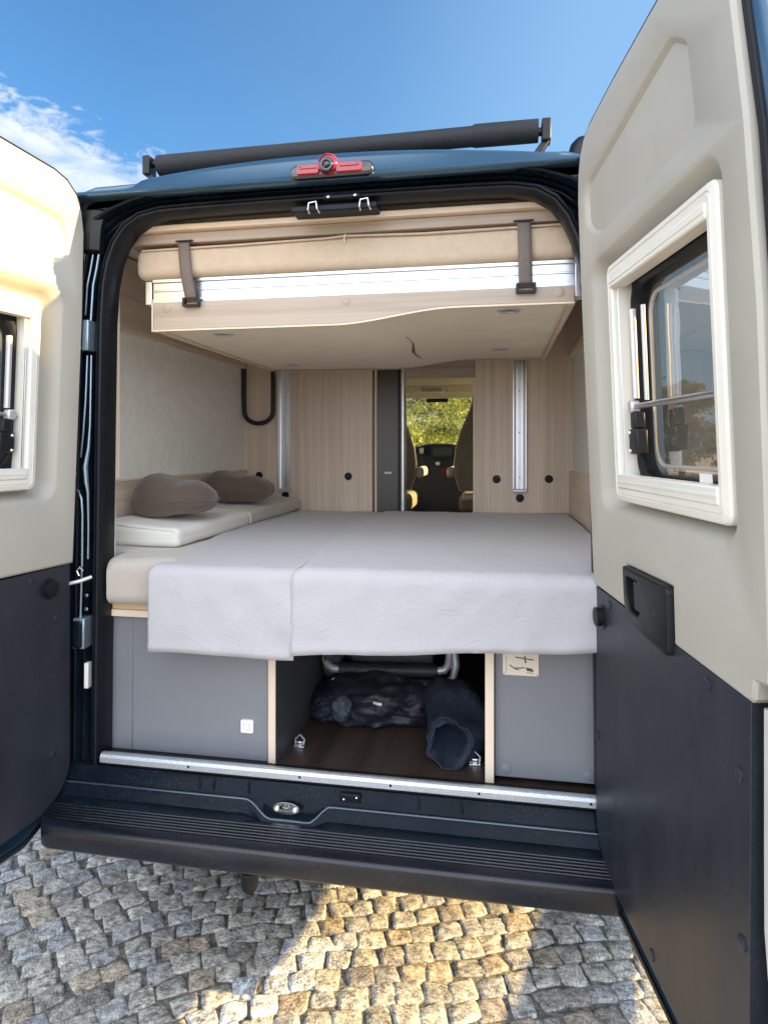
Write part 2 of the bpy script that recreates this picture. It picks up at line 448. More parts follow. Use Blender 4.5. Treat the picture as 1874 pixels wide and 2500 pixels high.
def body_profile(y):
    """half profile (x,z) bottom -> roof middle"""
    t = sstep(-.04, .32, y)
    def L(a, b): return a+(b-a)*t
    return [(L(.90, .98), .36), (L(.93, 1.0), .60), (L(.93, 1.005), .95), (L(.925, .995), 1.35), (L(.915, .975), 1.72), (L(.895, .955), 2.02),
            (L(.84, .935), L(2.26, 2.30)), (L(.77, .82), L(2.325, 2.42)), (L(.70, .70), L(2.345, 2.475)), (L(.40, .40), L(2.349, 2.505)), (0., L(2.350, 2.515))]
def build_body():
    mb = MB(); ys = [-.04, 0, .06, .14, .22, .30, .42, .56, .75, 1.2, 2.0, 3.1, 3.9, 4.2]
    prof = [body_profile(y) for y in ys]
    for i in range(len(ys)-1):
        for j in range(len(prof[0])-1):
            if ys[i] >= 3.1 and ys[i] < 3.9 and j in (3, 4): continue    # side windows
            for sg in (1, -1):
                a, b, c, d = prof[i][j], prof[i][j+1], prof[i+1][j+1], prof[i+1][j]
                mb.face([(sg*a[0], ys[i], a[1]), (sg*b[0], ys[i], b[1]), (sg*c[0], ys[i+1], c[1]), (sg*d[0], ys[i+1], d[1])])
    # cab nose: lower flanks, hood, front
    for sg in (1, -1):
        mb.face([(sg*.99, 4.2, .36), (sg*.985, 4.2, 1.35), (sg*.93, 5.1, 1.45), (sg*.90, 5.55, 1.0), (sg*.90, 5.6, .33)])
        mb.face([(sg*.985, 4.2, 1.35), (sg*.95, 4.2, 2.02), (sg*.90, 4.2, 2.15), (sg*.93, 5.1, 1.45)])
    mb.face([(-.93, 5.1, 1.45), (.93, 5.1, 1.45), (.90, 5.55, 1.0), (-.90, 5.55, 1.0)])
    mb.face([(-.90, 5.55, 1.0), (.90, 5.55, 1.0), (.90, 5.6, .33), (-.90, 5.6, .33)])
    # roof front cap above the windscreen
    pr = prof[-1]
    for j in range(6, len(pr)-1):
        for sg in (1, -1):
            a, b = pr[j], pr[j+1]
            mb.face([(sg*a[0], 4.2, a[1]), (sg*b[0], 4.2, b[1]), (sg*b[0]*.9, 4.42, 2.10), (sg*a[0]*.97, 4.42, 2.06)])
    mb.build('body_shell', 'paint', van, solid=.02, sharp=50)
    # floor pan
    MB().box(-.88, .88, .04, 5.2, .42, .555).build('floor_pan', 'black', van)
    g = MB(); g.face([(-.88, 4.42, 2.06), (.88, 4.42, 2.06), (.92, 5.08, 1.46), (-.92, 5.08, 1.46)])
    g.build('windscreen', 'screen_glass', van, solid=.006)
    for sg in (1, -1):
        g = MB(); g.face([(sg*1.0, 3.12, 1.37), (sg*1.0, 3.88, 1.37), (sg*.94, 3.88, 2.0), (sg*.94, 3.12, 2.0)])
        g.build('side_window', 'screen_glass', van, solid=.006)
    # wheels
    for y in (1.02, 4.75):
        for sg in (1, -1):
            w = MB().lathe((sg*.74, y, .34), (sg, 0, 0), [(.22, 0), (.32, .01), (.345, .05), (.345, .17), (.32, .21), (.22, .22)], 32).build('wheel', 'tyre', van)
            MB().lathe((sg*.76, y, .34), (sg, 0, 0), [(.05, .12), (.06, .18), (.15, .15), (.2, .19), (.225, .2), (.22, .1)], 32).build('rim', 'steel', w)
build_body()

# header above the doors -------------------------------------------------------
def build_header():
    mb = MB()
    xs = [-.90+1.8*i/72 for i in range(73)]
    def top(x):
        crown = 2.416-.105*x*x
        side = 2.347
        k = sstep(-.60, -.545, x)*(1-sstep(.675, .715, x))
        return side+(crown-side)*k
    rings = []
    for x in xs:
        t = top(x)
        e = max(0, abs(x)-.80)*1.0
        rings.append([(x, -.028, 2.316-e), (x, -.058, 2.318-e), (x, -.064, 2.325-e), (x, -.058, 2.333-e), (x, -.050, 2.340-e), (x, -.038, 2.34+(t-2.34)*.6-e), (x, -.020, t-.006-e), (x, -.006, t-e), (x, .05, t+.006-e), (x, .3, max(t+.02, 2.44)-e*1.2)])
    mb.rings(rings, False, False, cyc=False)
    mb.build('header_panel', 'paint', van, sharp=60)
build_header()

# third brake light with camera
def build_brake_light():
    yb = -.062
    def tr(a, d, b): return (a, yb+d, b)
    xc, zc = .0555, 2.341
    hb = MB(); prof = rr(-.067, .178, 2.3195, 2.3625, .0205, 8)
    r1 = [(a, -.006, b) for a, b in prof]
    rl = [[(a, yb+.03, b) for a, b in prof], [(a, yb-.002, b) for a, b in prof], [(xc+(a-xc)*.985, yb-.010, zc-.002+(b-zc)*.86) for a, b in prof], [(xc+(a-xc)*.95, yb-.013, zc-.002+(b-zc)*.6) for a, b in prof]]
    hb.rings(rl, False, True)
    h = hb.build('brake_light', 'lensblack', van, sharp=50)
    for a0, a1 in ((-.043, .022), (.072, .146)):
        mb = MB(); p = rr(a0, a1, 2.327, 2.357, .006)
        cx = (a0+a1)/2; cz = 2.342
        mb.rings([[(a, yb-.010, b) for a, b in p], [(a, yb-.016, b) for a, b in p], [(cx+(a-cx)*.97, yb-.021, cz+(b-cz)*.8) for a, b in p]], False, True)
        mb.build('lens', 'red', h, sharp=40)
        MB().tube([(a0+.012, yb-.0215, 2.344), (a1-.006, yb-.0215, 2.344)], .0022, 8).build('lens_rib', 'red', h)
        MB().cyl((a0+.012 if a0 < 0 else a1-.012, yb-.019, 2.3465), (0, -1, 0), .0042, .004).build('screw', 'lensblack', h)
    c = MB(); c.lathe((.048, yb+.0, 2.3525), (0, -1, .1), [(.030, -.02), (.030, .018), (.027, .026), (.022, .030), (.020, .026)], 32)
    c.build('reversing_camera', 'red', h, sharp=50)
    MB().lathe((.048, yb-.006, 2.3475), (0, -1, -.05), [(.0215, 0), (.0215, .026), (.018, .031), (.012, .030), (.009, .026)], 28).build('camera_lens', 'lensblack', h, sharp=40)
    MB().lathe((.048, yb-.0362, 2.3455), (0, -1, -.05), [(.0075, 0), (.006, .003), (.002, .0042)], 20).build('lens_glass', 'screen', h, sharp=60)
build_brake_light()

# rear opening frame: stepped profile swept round left, top and right ------------
def opening_path():
    c = .028
    half = [(.735, .50), (.735, .60), (.732, .9), (.726, 1.3), (.722, 1.6), (.716, 1.95), (.708, 2.06), (.694, 2.13), (.672, 2.185), (.640, 2.228), (.595, 2.256), (.53, 2.268), (.42, 2.2705), (.2, 2.272)]
    pts = [(c-x, z) for x, z in half]+[(c, 2.2725)]+[(c+x+.024*sstep(2.2, 1.7, z), z) for x, z in reversed(half)]
    return [Vector(p) for p in pts]
PATH = opening_path()
def sweep(profile, name, m, scale_top=.52, side=True, sharp=35, parent=None):
    """profile: list of (offset outwards, y)"""
    mb = MB(); rl = []; n = len(PATH)
    for i, p in enumerate(PATH):
        d = (PATH[min(i+1, n-1)]-PATH[max(i-1, 0)]).normalized()
        nrm = Vector((-d.y, d.x))                       # outward (path runs left->top->right)
        up = max(0, nrm.y)
        k = 1-(1-scale_top)*sstep(.35, .95, up)
        rl.append([(p.x+nrm.x*o*k, y, p.y+nrm.y*o*k) for o, y in profile])
    mb.rings(rl, False, False, cyc=False)
    return mb.build(name, m, parent or van, sharp=sharp)
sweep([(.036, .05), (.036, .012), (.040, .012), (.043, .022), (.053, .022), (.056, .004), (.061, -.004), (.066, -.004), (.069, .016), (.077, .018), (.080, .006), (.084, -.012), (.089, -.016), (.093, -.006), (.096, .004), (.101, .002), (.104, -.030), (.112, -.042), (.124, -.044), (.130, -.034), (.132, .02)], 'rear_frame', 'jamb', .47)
sweep([(.004, .06), (-.001, .02), (.002, -.006), (.008, -.019), (.014, -.021), (.0165, -.014), (.019, -.021), (.026, -.019), (.031, -.010), (.034, .004), (.036, .014), (.036, .06)], 'door_seal', 'rubber', .95, sharp=25)

def jamb_at(z, o, sg=-1):
    """x of a point at offset o outwards from the opening edge"""
    ps = PATH[:15]
    for a, b in zip(ps, ps[1:]):
        if a.y <= z <= b.y or b is ps[-1]:
            t = max(0, min(1, (z-a.y)/(b.y-a.y) if b.y != a.y else 0)); x = a.x+(b.x-a.x)*t; break
    return x-o if sg < 0 else 2*.028-x+o+.024*sstep(2.2, 1.7, z)
def build_jamb_bits():
    for sg in (-1, 1):
        def box(z0, z1, o0, o1, y0, y1):
            mb = MB(); k = len(mb.v)
            for z in (z0, z1):
                for o, y in ((o0, y0), (o1, y0), (o1, y1), (o0, y1)): mb.v.append((jamb_at(z, o, sg), y, z))
            for q in ((3, 2, 1, 0), (4, 5, 6, 7), (0, 1, 5, 4), (1, 2, 6, 5), (2, 3, 7, 6), (3, 0, 4, 7)): mb.f.append(tuple(k+i for i in q))
            return mb
        # hinges: plate painted with a sky glint plus knuckle
        for zc in (1.90, .97):
            h = box(zc-.048, zc+.048, .040, .080, -.040, .01).build('hinge', 'lip', van, bevel=.004)
            MB().cyl((jamb_at(zc, .092, sg), -.040, zc-.04), (0, 0, 1), .009, .085, 16).build('knuckle', 'jamb', h)
        # corner cover
        mb = MB(); rl = []
        for z, a, b, y in ((2.296, .030, .100, -.018), (2.285, .036, .112, -.036), (2.235, .034, .104, -.042), (2.19, .034, .100, -.042), (2.165, .034, .098, -.040), (2.160, .036, .096, -.02)):
            x0, x1 = jamb_at(min(z, 2.12), a-(.008 if z > 2.25 else 0), sg), jamb_at(min(z, 2.12), b, sg)
            lean = (z-2.12)*.10*(-sg)
            xm = x0+(x1-x0)*.35
            rl.append([(x0+lean, y+.03, z), (x0+lean, y+.010, z), (xm+lean, y-.004, z), (x1+lean, y, z), (x1+lean, y+.04, z)])
        mb.rings(rl, False, False, cyc=False); mb.build('corner_cover', 'black', van, solid=.004, bevel=.0015)
        # check strap, brackets and screws low on the pillar
        st = MB().tube([(jamb_at(1.13, .030, sg), -.02, 1.145), (jamb_at(1.13, .050, sg), -.045, 1.137), (jamb_at(1.13, .088, sg), -.055, 1.128), (jamb_at(1.13, .10, sg), -.055, 1.120)], .006, 8).build('check_strap', 'silver', van)
        MB().tube([(jamb_at(1.16, .052, sg), -.03, 1.165), (jamb_at(1.16, .060, sg), -.036, 1.178), (jamb_at(1.16, .070, sg), -.036, 1.166), (jamb_at(1.16, .062, sg), -.036, 1.150)], .0035, 8).build('strap_clip', 'chrome', st)
        for z in (1.085, 1.042):
            MB().lathe((jamb_at(z, .050, sg), -.012, z), (0, -1, 0), [(.006, 0), (.006, .004), (.002, .005)], 12).build('screw', 'chrome', van)
        box(.79, .87, .044, .058, -.012, .01).build('striker_cover', 'white', van, bevel=.002)
        b = MB(); b.rbox(Vector((min(jamb_at(.98, .042, sg), jamb_at(.98, .085, sg)), -.045, .92)), Vector((max(jamb_at(.98, .042, sg), jamb_at(.98, .085, sg)), .01, 1.015)), .016, div=2)
        b.build('pillar_boss', 'jamb', van)
        # pressed recess with lips painted as sky highlights running down the pillar
        rl = []
        for z, o in ((1.84, .060), (1.7, .064), (1.6, .070), (1.52, .078)):
            rl.append((jamb_at(z, o, sg), -.012, z))
        MB().tube(rl, .0032, 8).build('pressed_lip', 'lip', van)
        rl = [(jamb_at(z, o, sg), -.014, z) for z, o in ((1.84, .045), (1.62, .046), (1.55, .050), (1.49, .060), (1.44, .056), (1.41, .050), (1.30, .047), (1.20, .047))]
        MB().tube(rl, [.003, .003, .005, .008, .007, .004, .003, .003], 8).build('pressed_lip', 'lip', van)
        rl = [(jamb_at(z, o, sg), -.020, z) for z, o in ((1.42, .092), (1.415, .080), (1.39, .068), (1.34, .064), (1.2, .063), (1.0, .066))]
        MB().tube(rl, .0035, 8).build('pressed_lip', 'lip', van)
        for o, r, z0 in ((.046, .0036, 1.945), (.066, .003, 1.965), (.086, .0024, 2.02)):
            MB().tube([(jamb_at(min(z, 2.12), o, sg)-sg*.14*max(0, z-2.10), -.018 if o < .08 else -.03, z) for z in (z0, 2.0, 2.06, 2.11, 2.155)], r, 8).build('pressed_lip', 'lip', van)
build_jamb_bits()

# latch on the header
def build_latch():
    l = MB().box(-.075, .180, -.034, .03, 2.239, 2.258).build('latch_bracket', 'rubber', van, bevel=.004)
    for xc in (-.006, .146):
        MB().tube([(xc-.014, -.030, 2.236), (xc-.013, -.050, 2.240), (xc-.010, -.052, 2.258), (xc+.012, -.052, 2.260), (xc+.014, -.05, 2.242), (xc+.016, -.030, 2.236)], .0028, 8).build('striker_loop', 'chrome', l)
    for xc in (.035, .115):
        MB().lathe((xc, -.024, 2.282), (0, -1, 0), [(.004, 0), (.004, .004), (.001, .005)], 12).build('screw', 'chrome', l)
    MB().box(.020, .130, -.026, .0, 2.276, 2.288).build('latch_plate', 'rubber', l, bevel=.003)
build_latch()

# sill and bumper ---------------------------------------------------------------
def build_sill():
    X0, X1 = -.80, .86
    n = 110; rl = []
    for i in range(n+1):
        x = X0+(X1-X0)*i/n
        k = sstep(-.205, -.115, x)*(1-sstep(-.005, .050, x))         # pocket for the lock
        yr = -.058-.030*k; zr = .520-.034*k
        w = .003*noise.noise(Vector((x*11, 0, 0)))
        rl.append([(x, .03, .556), (x, -.026, .560), (x, -.034, .552), (x, -.045-.005*k, .526-.036*k+w), (x, yr+.006, zr-.008), (x, yr, zr), (x, yr-.010, zr+.001), (x, yr-.016, zr-.006), (x, yr-.018, zr-.020*(1-k*.6)), (x, -.082-.020*k, .492-.016*k), (x, -.112, .487-.01*k), (x, -.118, .470), (x, -.1, .44)])
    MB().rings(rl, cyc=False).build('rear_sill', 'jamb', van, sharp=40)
    edge = [(r[5][0], r[5][1]-.003, r[5][2]+.001) for r in rl]
    MB().tube(edge, .0045, 8).build('sill_edge_highlight', 'sill_glint', van, sharp=60)  # added tube carries the ridge highlight in its colour
    # pressed ribs, bracket holes
    for x in (-.36, -.315, -.205, .30, .42):
        MB().tube([(x, -.030, .556), (x+.004, -.046, .530)], .004, 8).build('pressed_rib', 'jamb', van)
    for x, w in ((.105, .060),):
        b = MB().box(x-w/2, x+w/2, -.048, -.03, .533, .556).build('sill_bracket', 'rubber', van, bevel=.003)
        for dx in (-.3, .32):
            MB().lathe((x+dx*w, -.047, .544+.012*dx), (0, -1, .3), [(.0028, 0), (.0028, .004), (.001, .005)], 12).build('bolt', 'chrome', b)
    # lock striker in the pocket
    def tr(a, d, b): return (a, -.066-d*.8, b+d*.3)
    s = MB().plate([(x*1., z) for x, z in [(-.078+.040*math.cos(t)*1., .508+.018*math.sin(t)) for t in [2*math.pi*i/28 for i in range(28)]]], [], 0, .006, tr)
    s = s.build('lock_striker', 'chrome', van, bevel=.0015)
    MB().tube([(-.085, -.072, .512), (-.088, -.090, .524), (-.078, -.096, .530), (-.068, -.090, .524), (-.071, -.072, .512)], .0045, 10).build('striker_loop', 'chrome', s)
    for x in (-.105, -.051):
        MB().lathe((x, -.071, .508), (0, -1, .3), [(.007, 0), (.006, .005), (.002, .006)], 14).build('bolt', 'silver', s)
    # aluminium tread strip
    t = MB(); X0, X1 = -.695, .80
    t.rings([[(x, -.008, .598), (x, -.008, .594), (x, -.020, .594), (x, -.024, .590), (x, -.0265, .586), (x, -.0275, .572), (x, -.0305, .572), (x, -.0305, .588), (x, -.026, .596), (x, -.019, .599)] for x in (X0, X1)], True, True)
    t = t.build('tread_strip', 'tread', van, sharp=25)
    for x in (-.40, -.05, .22, .47, .77):
        MB().lathe((x, -.0300, .583), (0, -1, 0), [(.004, 0), (.004, .001)], 12).build('screw', 'black', t)
    # timber floor edge under the strip
    MB().box(-.70, .80, -.018, .045, .560, .578).build('floor_edge', 'black', van)
    # bumper step
    rl = []; n = 80
    for i in range(n+1):
        x = -.81+1.69*i/n
        e = sstep(.77, .85, abs(x-.035)); bow = -.012*(1-x*x)
        yo = -.205+.07*e*e+bow
        prof = [(-.100, .440), (-.100, .484), (-.106, .4865)]
        y = -.116
        nr = 6; step = (.205-.026-.116)/nr*(1-.35*e)
        for r in range(nr):
            zt = .4865-.0105*(r/nr)
            prof += [(y, zt-.002), (y-step*.10, zt), (y-step*.32, zt), (y-step*.42, zt-.002), (y-step*.52, zt-.012), (y-step*.90, zt-.012)]
            y -= step
        prof += [(y, .476), (yo+.010, .4745), (yo+.003, .471), (yo, .464), (yo+.001, .44), (yo+.003, .413), (yo+.008, .405), (yo+.018, .402), (yo+.07, .400), (.0, .410)]
        rl.append([(x, p, z) for p, z in prof])
    MB().rings(rl, cyc=False).build('rear_bumper', 'bumper', van, sharp=45)
    # bumper side returns
    for sg in (1, -1):
        MB().box(min(sg*.93, sg*1.01), max(sg*.93, sg*1.01), -.02, .42, .40, .52).build('bumper_corner', 'bumper', van, bevel=.02)
    # tow eye below the bumper
    tw = MB().tube([(-.214, .08, .44), (-.214, .02, .36), (-.214, -.005, .31), (-.214, -.008, .272)], [.022, .022, .024, .020], 14)
    tw.lathe((-.214, -.008, .275), (0, 0, -1), [(.024, 0), (.028, .02), (.024, .05), (.010, .066)], 16)
    tw.build('tow_eye', 'black', van, sharp=50)
build_sill()

# rear doors ----------------------------------------------------------------------
LEAN_A = R(9)
def door_map(sg, x0=.775, k=.042):
    def tr(s, n, z):
        off = -k*max(0, z-1.2)
        x = x0+off+s*math.sin(LEAN_A)+n*math.cos(LEAN_A)
        y = -.05-s*math.cos(LEAN_A)+n*math.sin(LEAN_A)
        return (sg*x, y, z)
    return tr
SHELL = [(-.012, 1.2), (-.012, .545), (.012, .50), (.075, .425), (.15, .388), (.80, .382), (.822, .42), (.835, .8), (.850, 1.2), (.862, 1.7), (.850, 2.0), (.795, 2.400), (.5, 2.392), (.3, 2.384), (.12, 2.372), (.07, 2.358), (.032, 2.330), (.006, 2.285), (-.006, 2.23)]
def inset_poly(p, d):
    n = len(p); out = []
    for i in range(n):
        a, b, c = Vector(p[i-1]), Vector(p[i]), Vector(p[(i+1) % n])
        e1, e2 = (b-a).normalized(), (c-b).normalized()
        n1, n2 = Vector((-e1.y, e1.x)), Vector((-e2.y, e2.x))
        m = (n1+n2).normalized(); q = d/max(.5, m.dot(n1)); out.append(tuple(b+m*q))
    return out
def ccw(p):
    a = sum(p[i-1][0]*p[i][1]-p[i][0]*p[i-1][1] for i in range(len(p)))
    return p if a > 0 else list(reversed(p))
def build_door(sg):
    tr = door_map(sg)
    def rmap(loop, n): return [tr(a, n, b) for a, b in loop]
    shell = ccw(rounded_poly(SHELL, .012, 3))
    W = (.205, .724, 1.426, 1.976) if sg > 0 else (.148, .667, 1.430, 1.974)
    a0, a1, b0, b1 = W
    hole = rr(a0+.055, a1-.055, b0+.05, b1-.05, .05)
    mb = MB(); mb.plate(shell, [hole], .055, .095, tr)
    ins = ccw(inset_poly(shell, .012))
    ins2 = ccw(inset_poly(shell, .034))
    mb.rings([rmap(shell, .055), rmap(shell, .030), rmap(ins, .020), rmap(ins2, .020), rmap(ins2, .055)])
    d = mb.build('rear_door', 'paint', van, sharp=40)
    # rubber weatherstrip on the flange
    q = ccw(inset_poly(shell, .018)); q2 = ccw(inset_poly(shell, .030))
    MB().rings([rmap(q, .021), rmap(q, .013), rmap(q2, .013), rmap(q2, .021)]).build('weatherstrip', 'rubber', d)
    # upper trim with window recess and pressed relief
    lip = (.088, .742, 1.388, 2.020) if sg > 0 else (.070, .715, 1.387, 2.026)
    low = [(0., 1.192)]
    if sg > 0:
        bottom = [(.0, 1.190), (.240, 1.184), (.243, 1.286), (.502, 1.289), (.500, 1.178), (.752, 1.172), (.760, 1.178), (.764, 1.206), (.800, 1.212)]
    else:
        bottom = [(.0, 1.198), (.752, 1.196), (.764, 1.212), (.800, 1.216)]
    out = bottom+[(.806, 1.235), (.814, 1.5), (.818, 1.75), (.806, 2.02), (.785, 2.2), (.755, 2.378), (.5, 2.374), (.3, 2.368), (.12, 2.356), (.075, 2.343), (.040, 2.315), (.018, 2.272), (.006, 2.21), (.0, 1.95), (.0, 1.2+.3)]
    out = ccw(out)
    L0 = rr(*lip, .055, 7)
    def inner(k): return rr(lip[0]+k, lip[1]-k, lip[2]+k, lip[3]-k, max(.055-k*.4, .02), 7)
    rel = [(.062, 2.125), (.060, 2.20), (.088, 2.236), (.30, 2.256), (.585, 2.286), (.650, 2.238), (.668, 2.085), (.60, 2.068), (.16, 2.066), (.10, 2.090)]
    rel = ccw(rounded_poly(rel, .02, 4))
    rel2 = ccw(inset_poly(rel, .012))
    mb = MB(); mb.plate(out, [L0, rel], 0, .03, tr, walls=False, back=False)
    o2 = ccw(inset_poly(out, -.006))
    mb.rings([rmap(out, 0), rmap(o2, .006), rmap(o2, .03)])
    mb.rings([rmap(L0, 0), rmap(inner(.004), .002), rmap(inner(.012), .009), rmap(inner(.022), .024), rmap(inner(.030), .040), rmap(inner(.036), .046), rmap(inner(.085), .050)])
    mb.rings([rmap(rel, 0), rmap(ccw(inset_poly(rel, .004)), .003), rmap(rel2, .0105)])
    mb.plate(rel2, [], .0105, .02, tr, walls=False, back=False)
    mb.build('upper_trim', 'trim', d, sharp=38)
    es = [(.735, 2.384), (.5, 2.380), (.3, 2.374), (.12, 2.362), (.072, 2.349), (.036, 2.320), (.012, 2.276), (.0, 2.21), (-.006, 1.95), (-.006, 1.5), (-.006, 1.2)]
    MB().tube([tr(a, .006, b) for a, b in es], .0042, 8).build('edge_seal', 'rubber', d, sharp=60)
    if sg < 0:
        for z in (1.86, 1.47):
            MB().lathe(tr(.0, .008, z), (1, 0, 0) if sg < 0 else (-1, 0, 0), [(.007, -.004), (.007, .003), (.003, .006)], 14).build('trim_clip', 'white', d)
    else:
        for z in (1.99, 1.47):
            MB().lathe(tr(.004, .008, z), (-1, -.3, 0), [(.006, -.004), (.006, .003), (.003, .006)], 14).build('trim_clip', 'white', d)
    # lower lining
    top = 1.180 if sg > 0 else 1.190
    lin = ccw(rounded_poly([(.006, top), (.006, .555), (.045, .500), (.120, .466), (.745, .452), (.752, top-.014)], [0, .03, .02, .03, .01, 0], 4))
    MB().plate(lin, [], .004, .04, tr).build('lower_lining', 'lining', d, bevel=.004)
    def disc(name, s, z, r, n0, n1, m, dome=True, bev=0):
        mb = MB(); p = circ(s, z, r, 20)
        rl = [rmap(p, n0), rmap(p, n1+.001)]
        if dome: rl += [rmap(circ(s, z, r*.86, 20), n1), rmap(circ(s, z, r*.5, 20), n1-.0008)]
        else: rl += [rmap(circ(s, z, r*.94, 20), n1)]
        mb.rings(rl, False, True); return mb.build(name, m, d, sharp=50)
    gz = 1.113 if sg > 0 else 1.131
    gs = .060 if sg > 0 else .088
    disc('door_stop', gs, gz, .031, .006, .000, 'black'); disc('door_stop', gs, gz, .024, .003, -.016, 'rubber')
    plugs = [(.113, 1.155), (.619, 1.144), (.719, 1.041), (.727, .784), (.379, .490), (.022, .789), (.70, .53)] if sg > 0 else [(.149, 1.165), (.057, 1.037), (.063, .862), (.072, .633), (.62, 1.14), (.71, .9), (.5, .5)]
    for s, z in plugs: disc('plug', s, z, .0115, .006, .0005, 'lining')
    def trw(a, n, b): return tr(a, n-.022, b)
    def rmapw(loop, n): return [trw(a, n, b) for a, b in loop]
    # window: frame, blind cassette, tracks, rubber, pane
    fr = MB(); ro = rr(a0, a1, b0, b1, .022); ri = rr(a0+.034, a1-.034, b0+.034, b1-.034, .006)
    def ring(k, r): return rr(a0+k, a1-k, b0+k, b1-k, r)
    fr.rings([rmapw(ring(0, .022), .052), rmapw(ring(0, .022), .026), rmapw(ring(.003, .020), .021), rmapw(ring(.014, .014), .018), rmapw(ring(.0155, .013), .0205), rmapw(ring(.0175, .012), .0205), rmapw(ring(.019, .011), .018), rmapw(ring(.030, .007), .019), rmapw(ring(.034, .006), .024), rmapw(ring(.036, .006), .060)])
    w = fr.build('window_frame', 'cream', d, sharp=30)
    for bb0, bb1 in ((b0+.030, b0+.062), (b1-.058, b1-.030)):
        c = MB(); c.box(a0+.03, a1-.03, .016, .05, bb0, bb1, trw); c.build('blind_cassette', 'cream', d, bevel=.004)
        c = MB(); c.box(a0+.031, a1-.031, .0145, .03, (bb0+bb1)/2-.003, (bb0+bb1)/2+.003, trw); c.build('cassette_groove', 'cream', d, bevel=.001)
    for s0, s1 in ((a0+.037, a0+.041), (a0+.0435, a0+.0475), (a1-.0475, a1-.0435), (a1-.041, a1-.037)):
        MB().box(s0, s1, .030, .066, b0+.05, b1-.05, trw).build('blind_track', 'cream' if s0 > a0+.042 else 'alu_v', d, bevel=.001)
    MB().rings([rmapw(ring(.034, .006), .064), rmapw(ring(.048, .05), .060), rmapw(ring(.050, .05), .056), rmapw(ring(.056, .052), .056), rmapw(ring(.062, .052), .062), rmapw(ring(.065, .052), .067), rmapw(ring(.065, .052), .09)]).build('window_seal', 'rubber', d, sharp=40)
    pn = MB(); rl = []
    for k, n in ((.042, .094), (.056, .094), (.067, .088), (.078, .086)):
        rl.append(rmapw(ring(k, .055), n))
    pn.rings(rl, False, True); pn.build('window_pane', 'acrylic', d, sharp=80)
    MB().rings([rmapw(ring(.080, .05), .0845), rmapw(ring(.082, .05), .083), rmapw(ring(.086, .048), .083), rmapw(ring(.088, .047), .0845)]).build('pane_ridge', 'silver', d)
    MB().box(a0+.036, a1-.034, .040, .052, 1.636, 1.648, trw).build('blind_bar', 'alu', d, bevel=.004)
    MB().box(a0+.060, a0+.085, .034, .056, 1.628, 1.656, trw).build('bar_end', 'silver', d, bevel=.005)
    st = MB(); st.tube([trw(a0+.080, .048, 1.66), trw(a0+.080, .048, 1.86)], .008, 12); st.tube([trw(a0+.105, .062, 1.655), trw(a0+.105, .062, 1.865)], .005, 10)
    st.build('window_stay', 'silver', d, sharp=50)
    br = MB(); br.box(a0+.062, a0+.11, .034, .06, 1.535, 1.592, trw); br.box(a0+.07, a0+.10, .036, .06, 1.592, 1.63, trw)
    br = br.build('stay_bracket', 'black', d, bevel=.004)
    for z in (1.543, 1.584):
        MB().lathe(trw(a0+.072, .034, z), Vector(tr(0, 0, 1))-Vector(tr(0, .01, 1)), [(.004, 0), (.003, .003)], 10).build('screw', 'white', d)
    MB().box(a0+.36, a0+.405, .050, .0515, b0+.062, b0+.078, trw).build('sticker', 'white', d)
    if sg > 0:
        # grab handle
        ho = ccw(rounded_poly([(.256, 1.283), (.256, 1.190), (.296, 1.160), (.478, 1.146), (.490, 1.156), (.494, 1.275), (.484, 1.284)], [.010, .045, .085, .024, .018, .022, .014], 7))
        sl = ccw(rounded_poly([(.276, 1.262), (.276, 1.212), (.300, 1.188), (.352, 1.188), (.352, 1.262)], .014, 5))
        mb = MB(); hi = ccw(inset_poly(ho, .006))
        sl2 = ccw(inset_poly(sl, -.003))
        mb.plate(hi, [sl2], -.013, -.006, tr, walls=False, back=False)
        mb.rings([rmap(hi, -.013), rmap(ccw(inset_poly(ho, .002)), -.0110), rmap(ho, -.006), rmap(ho, .012)])
        mb.rings([rmap(sl2, -.013), rmap(sl, -.010), rmap(sl, .022)])
        mb.plate(ccw(inset_poly(sl, -.001)), [], .020, .024, tr, walls=False)
        mb.build('door_handle', 'black', d, sharp=35)
        MB().plate(ccw(rounded_poly([(.312, 1.258), (.312, 1.196), (.350, 1.196), (.350, 1.258)], .006, 3)), [], -.008, .010, tr).build('handle_lever', 'black', d, bevel=.003)
        disc('key_hole', 0.437, 1.218, .008, -.012, -.0143, 'rubber', False)
        MB().tube([tr(s_, n_, z_) for s_, n_, z_ in ((.775, .016, 1.165), (.775, .016, .95), (.776, .016, .84), (.782, .018, .77), (.795, .022, .71), (.815, .03, .66), (.83, .04, .63))], .0055, 8).build('shell_lip', 'lip_glint', d)  # lip with its reflection painted pale
        # lock on the free edge
        lk = MB(); lk.box(.800, .850, .012, .06, 1.095, 1.195, tr); lk.build('door_lock', 'lensblack', d, bevel=.006)
        MB().box(.812, .836, .004, .03, 1.12, 1.17, tr).build('lock_claw', 'chrome', d, bevel=.004)
    return d
build_door(1); build_door(-1)

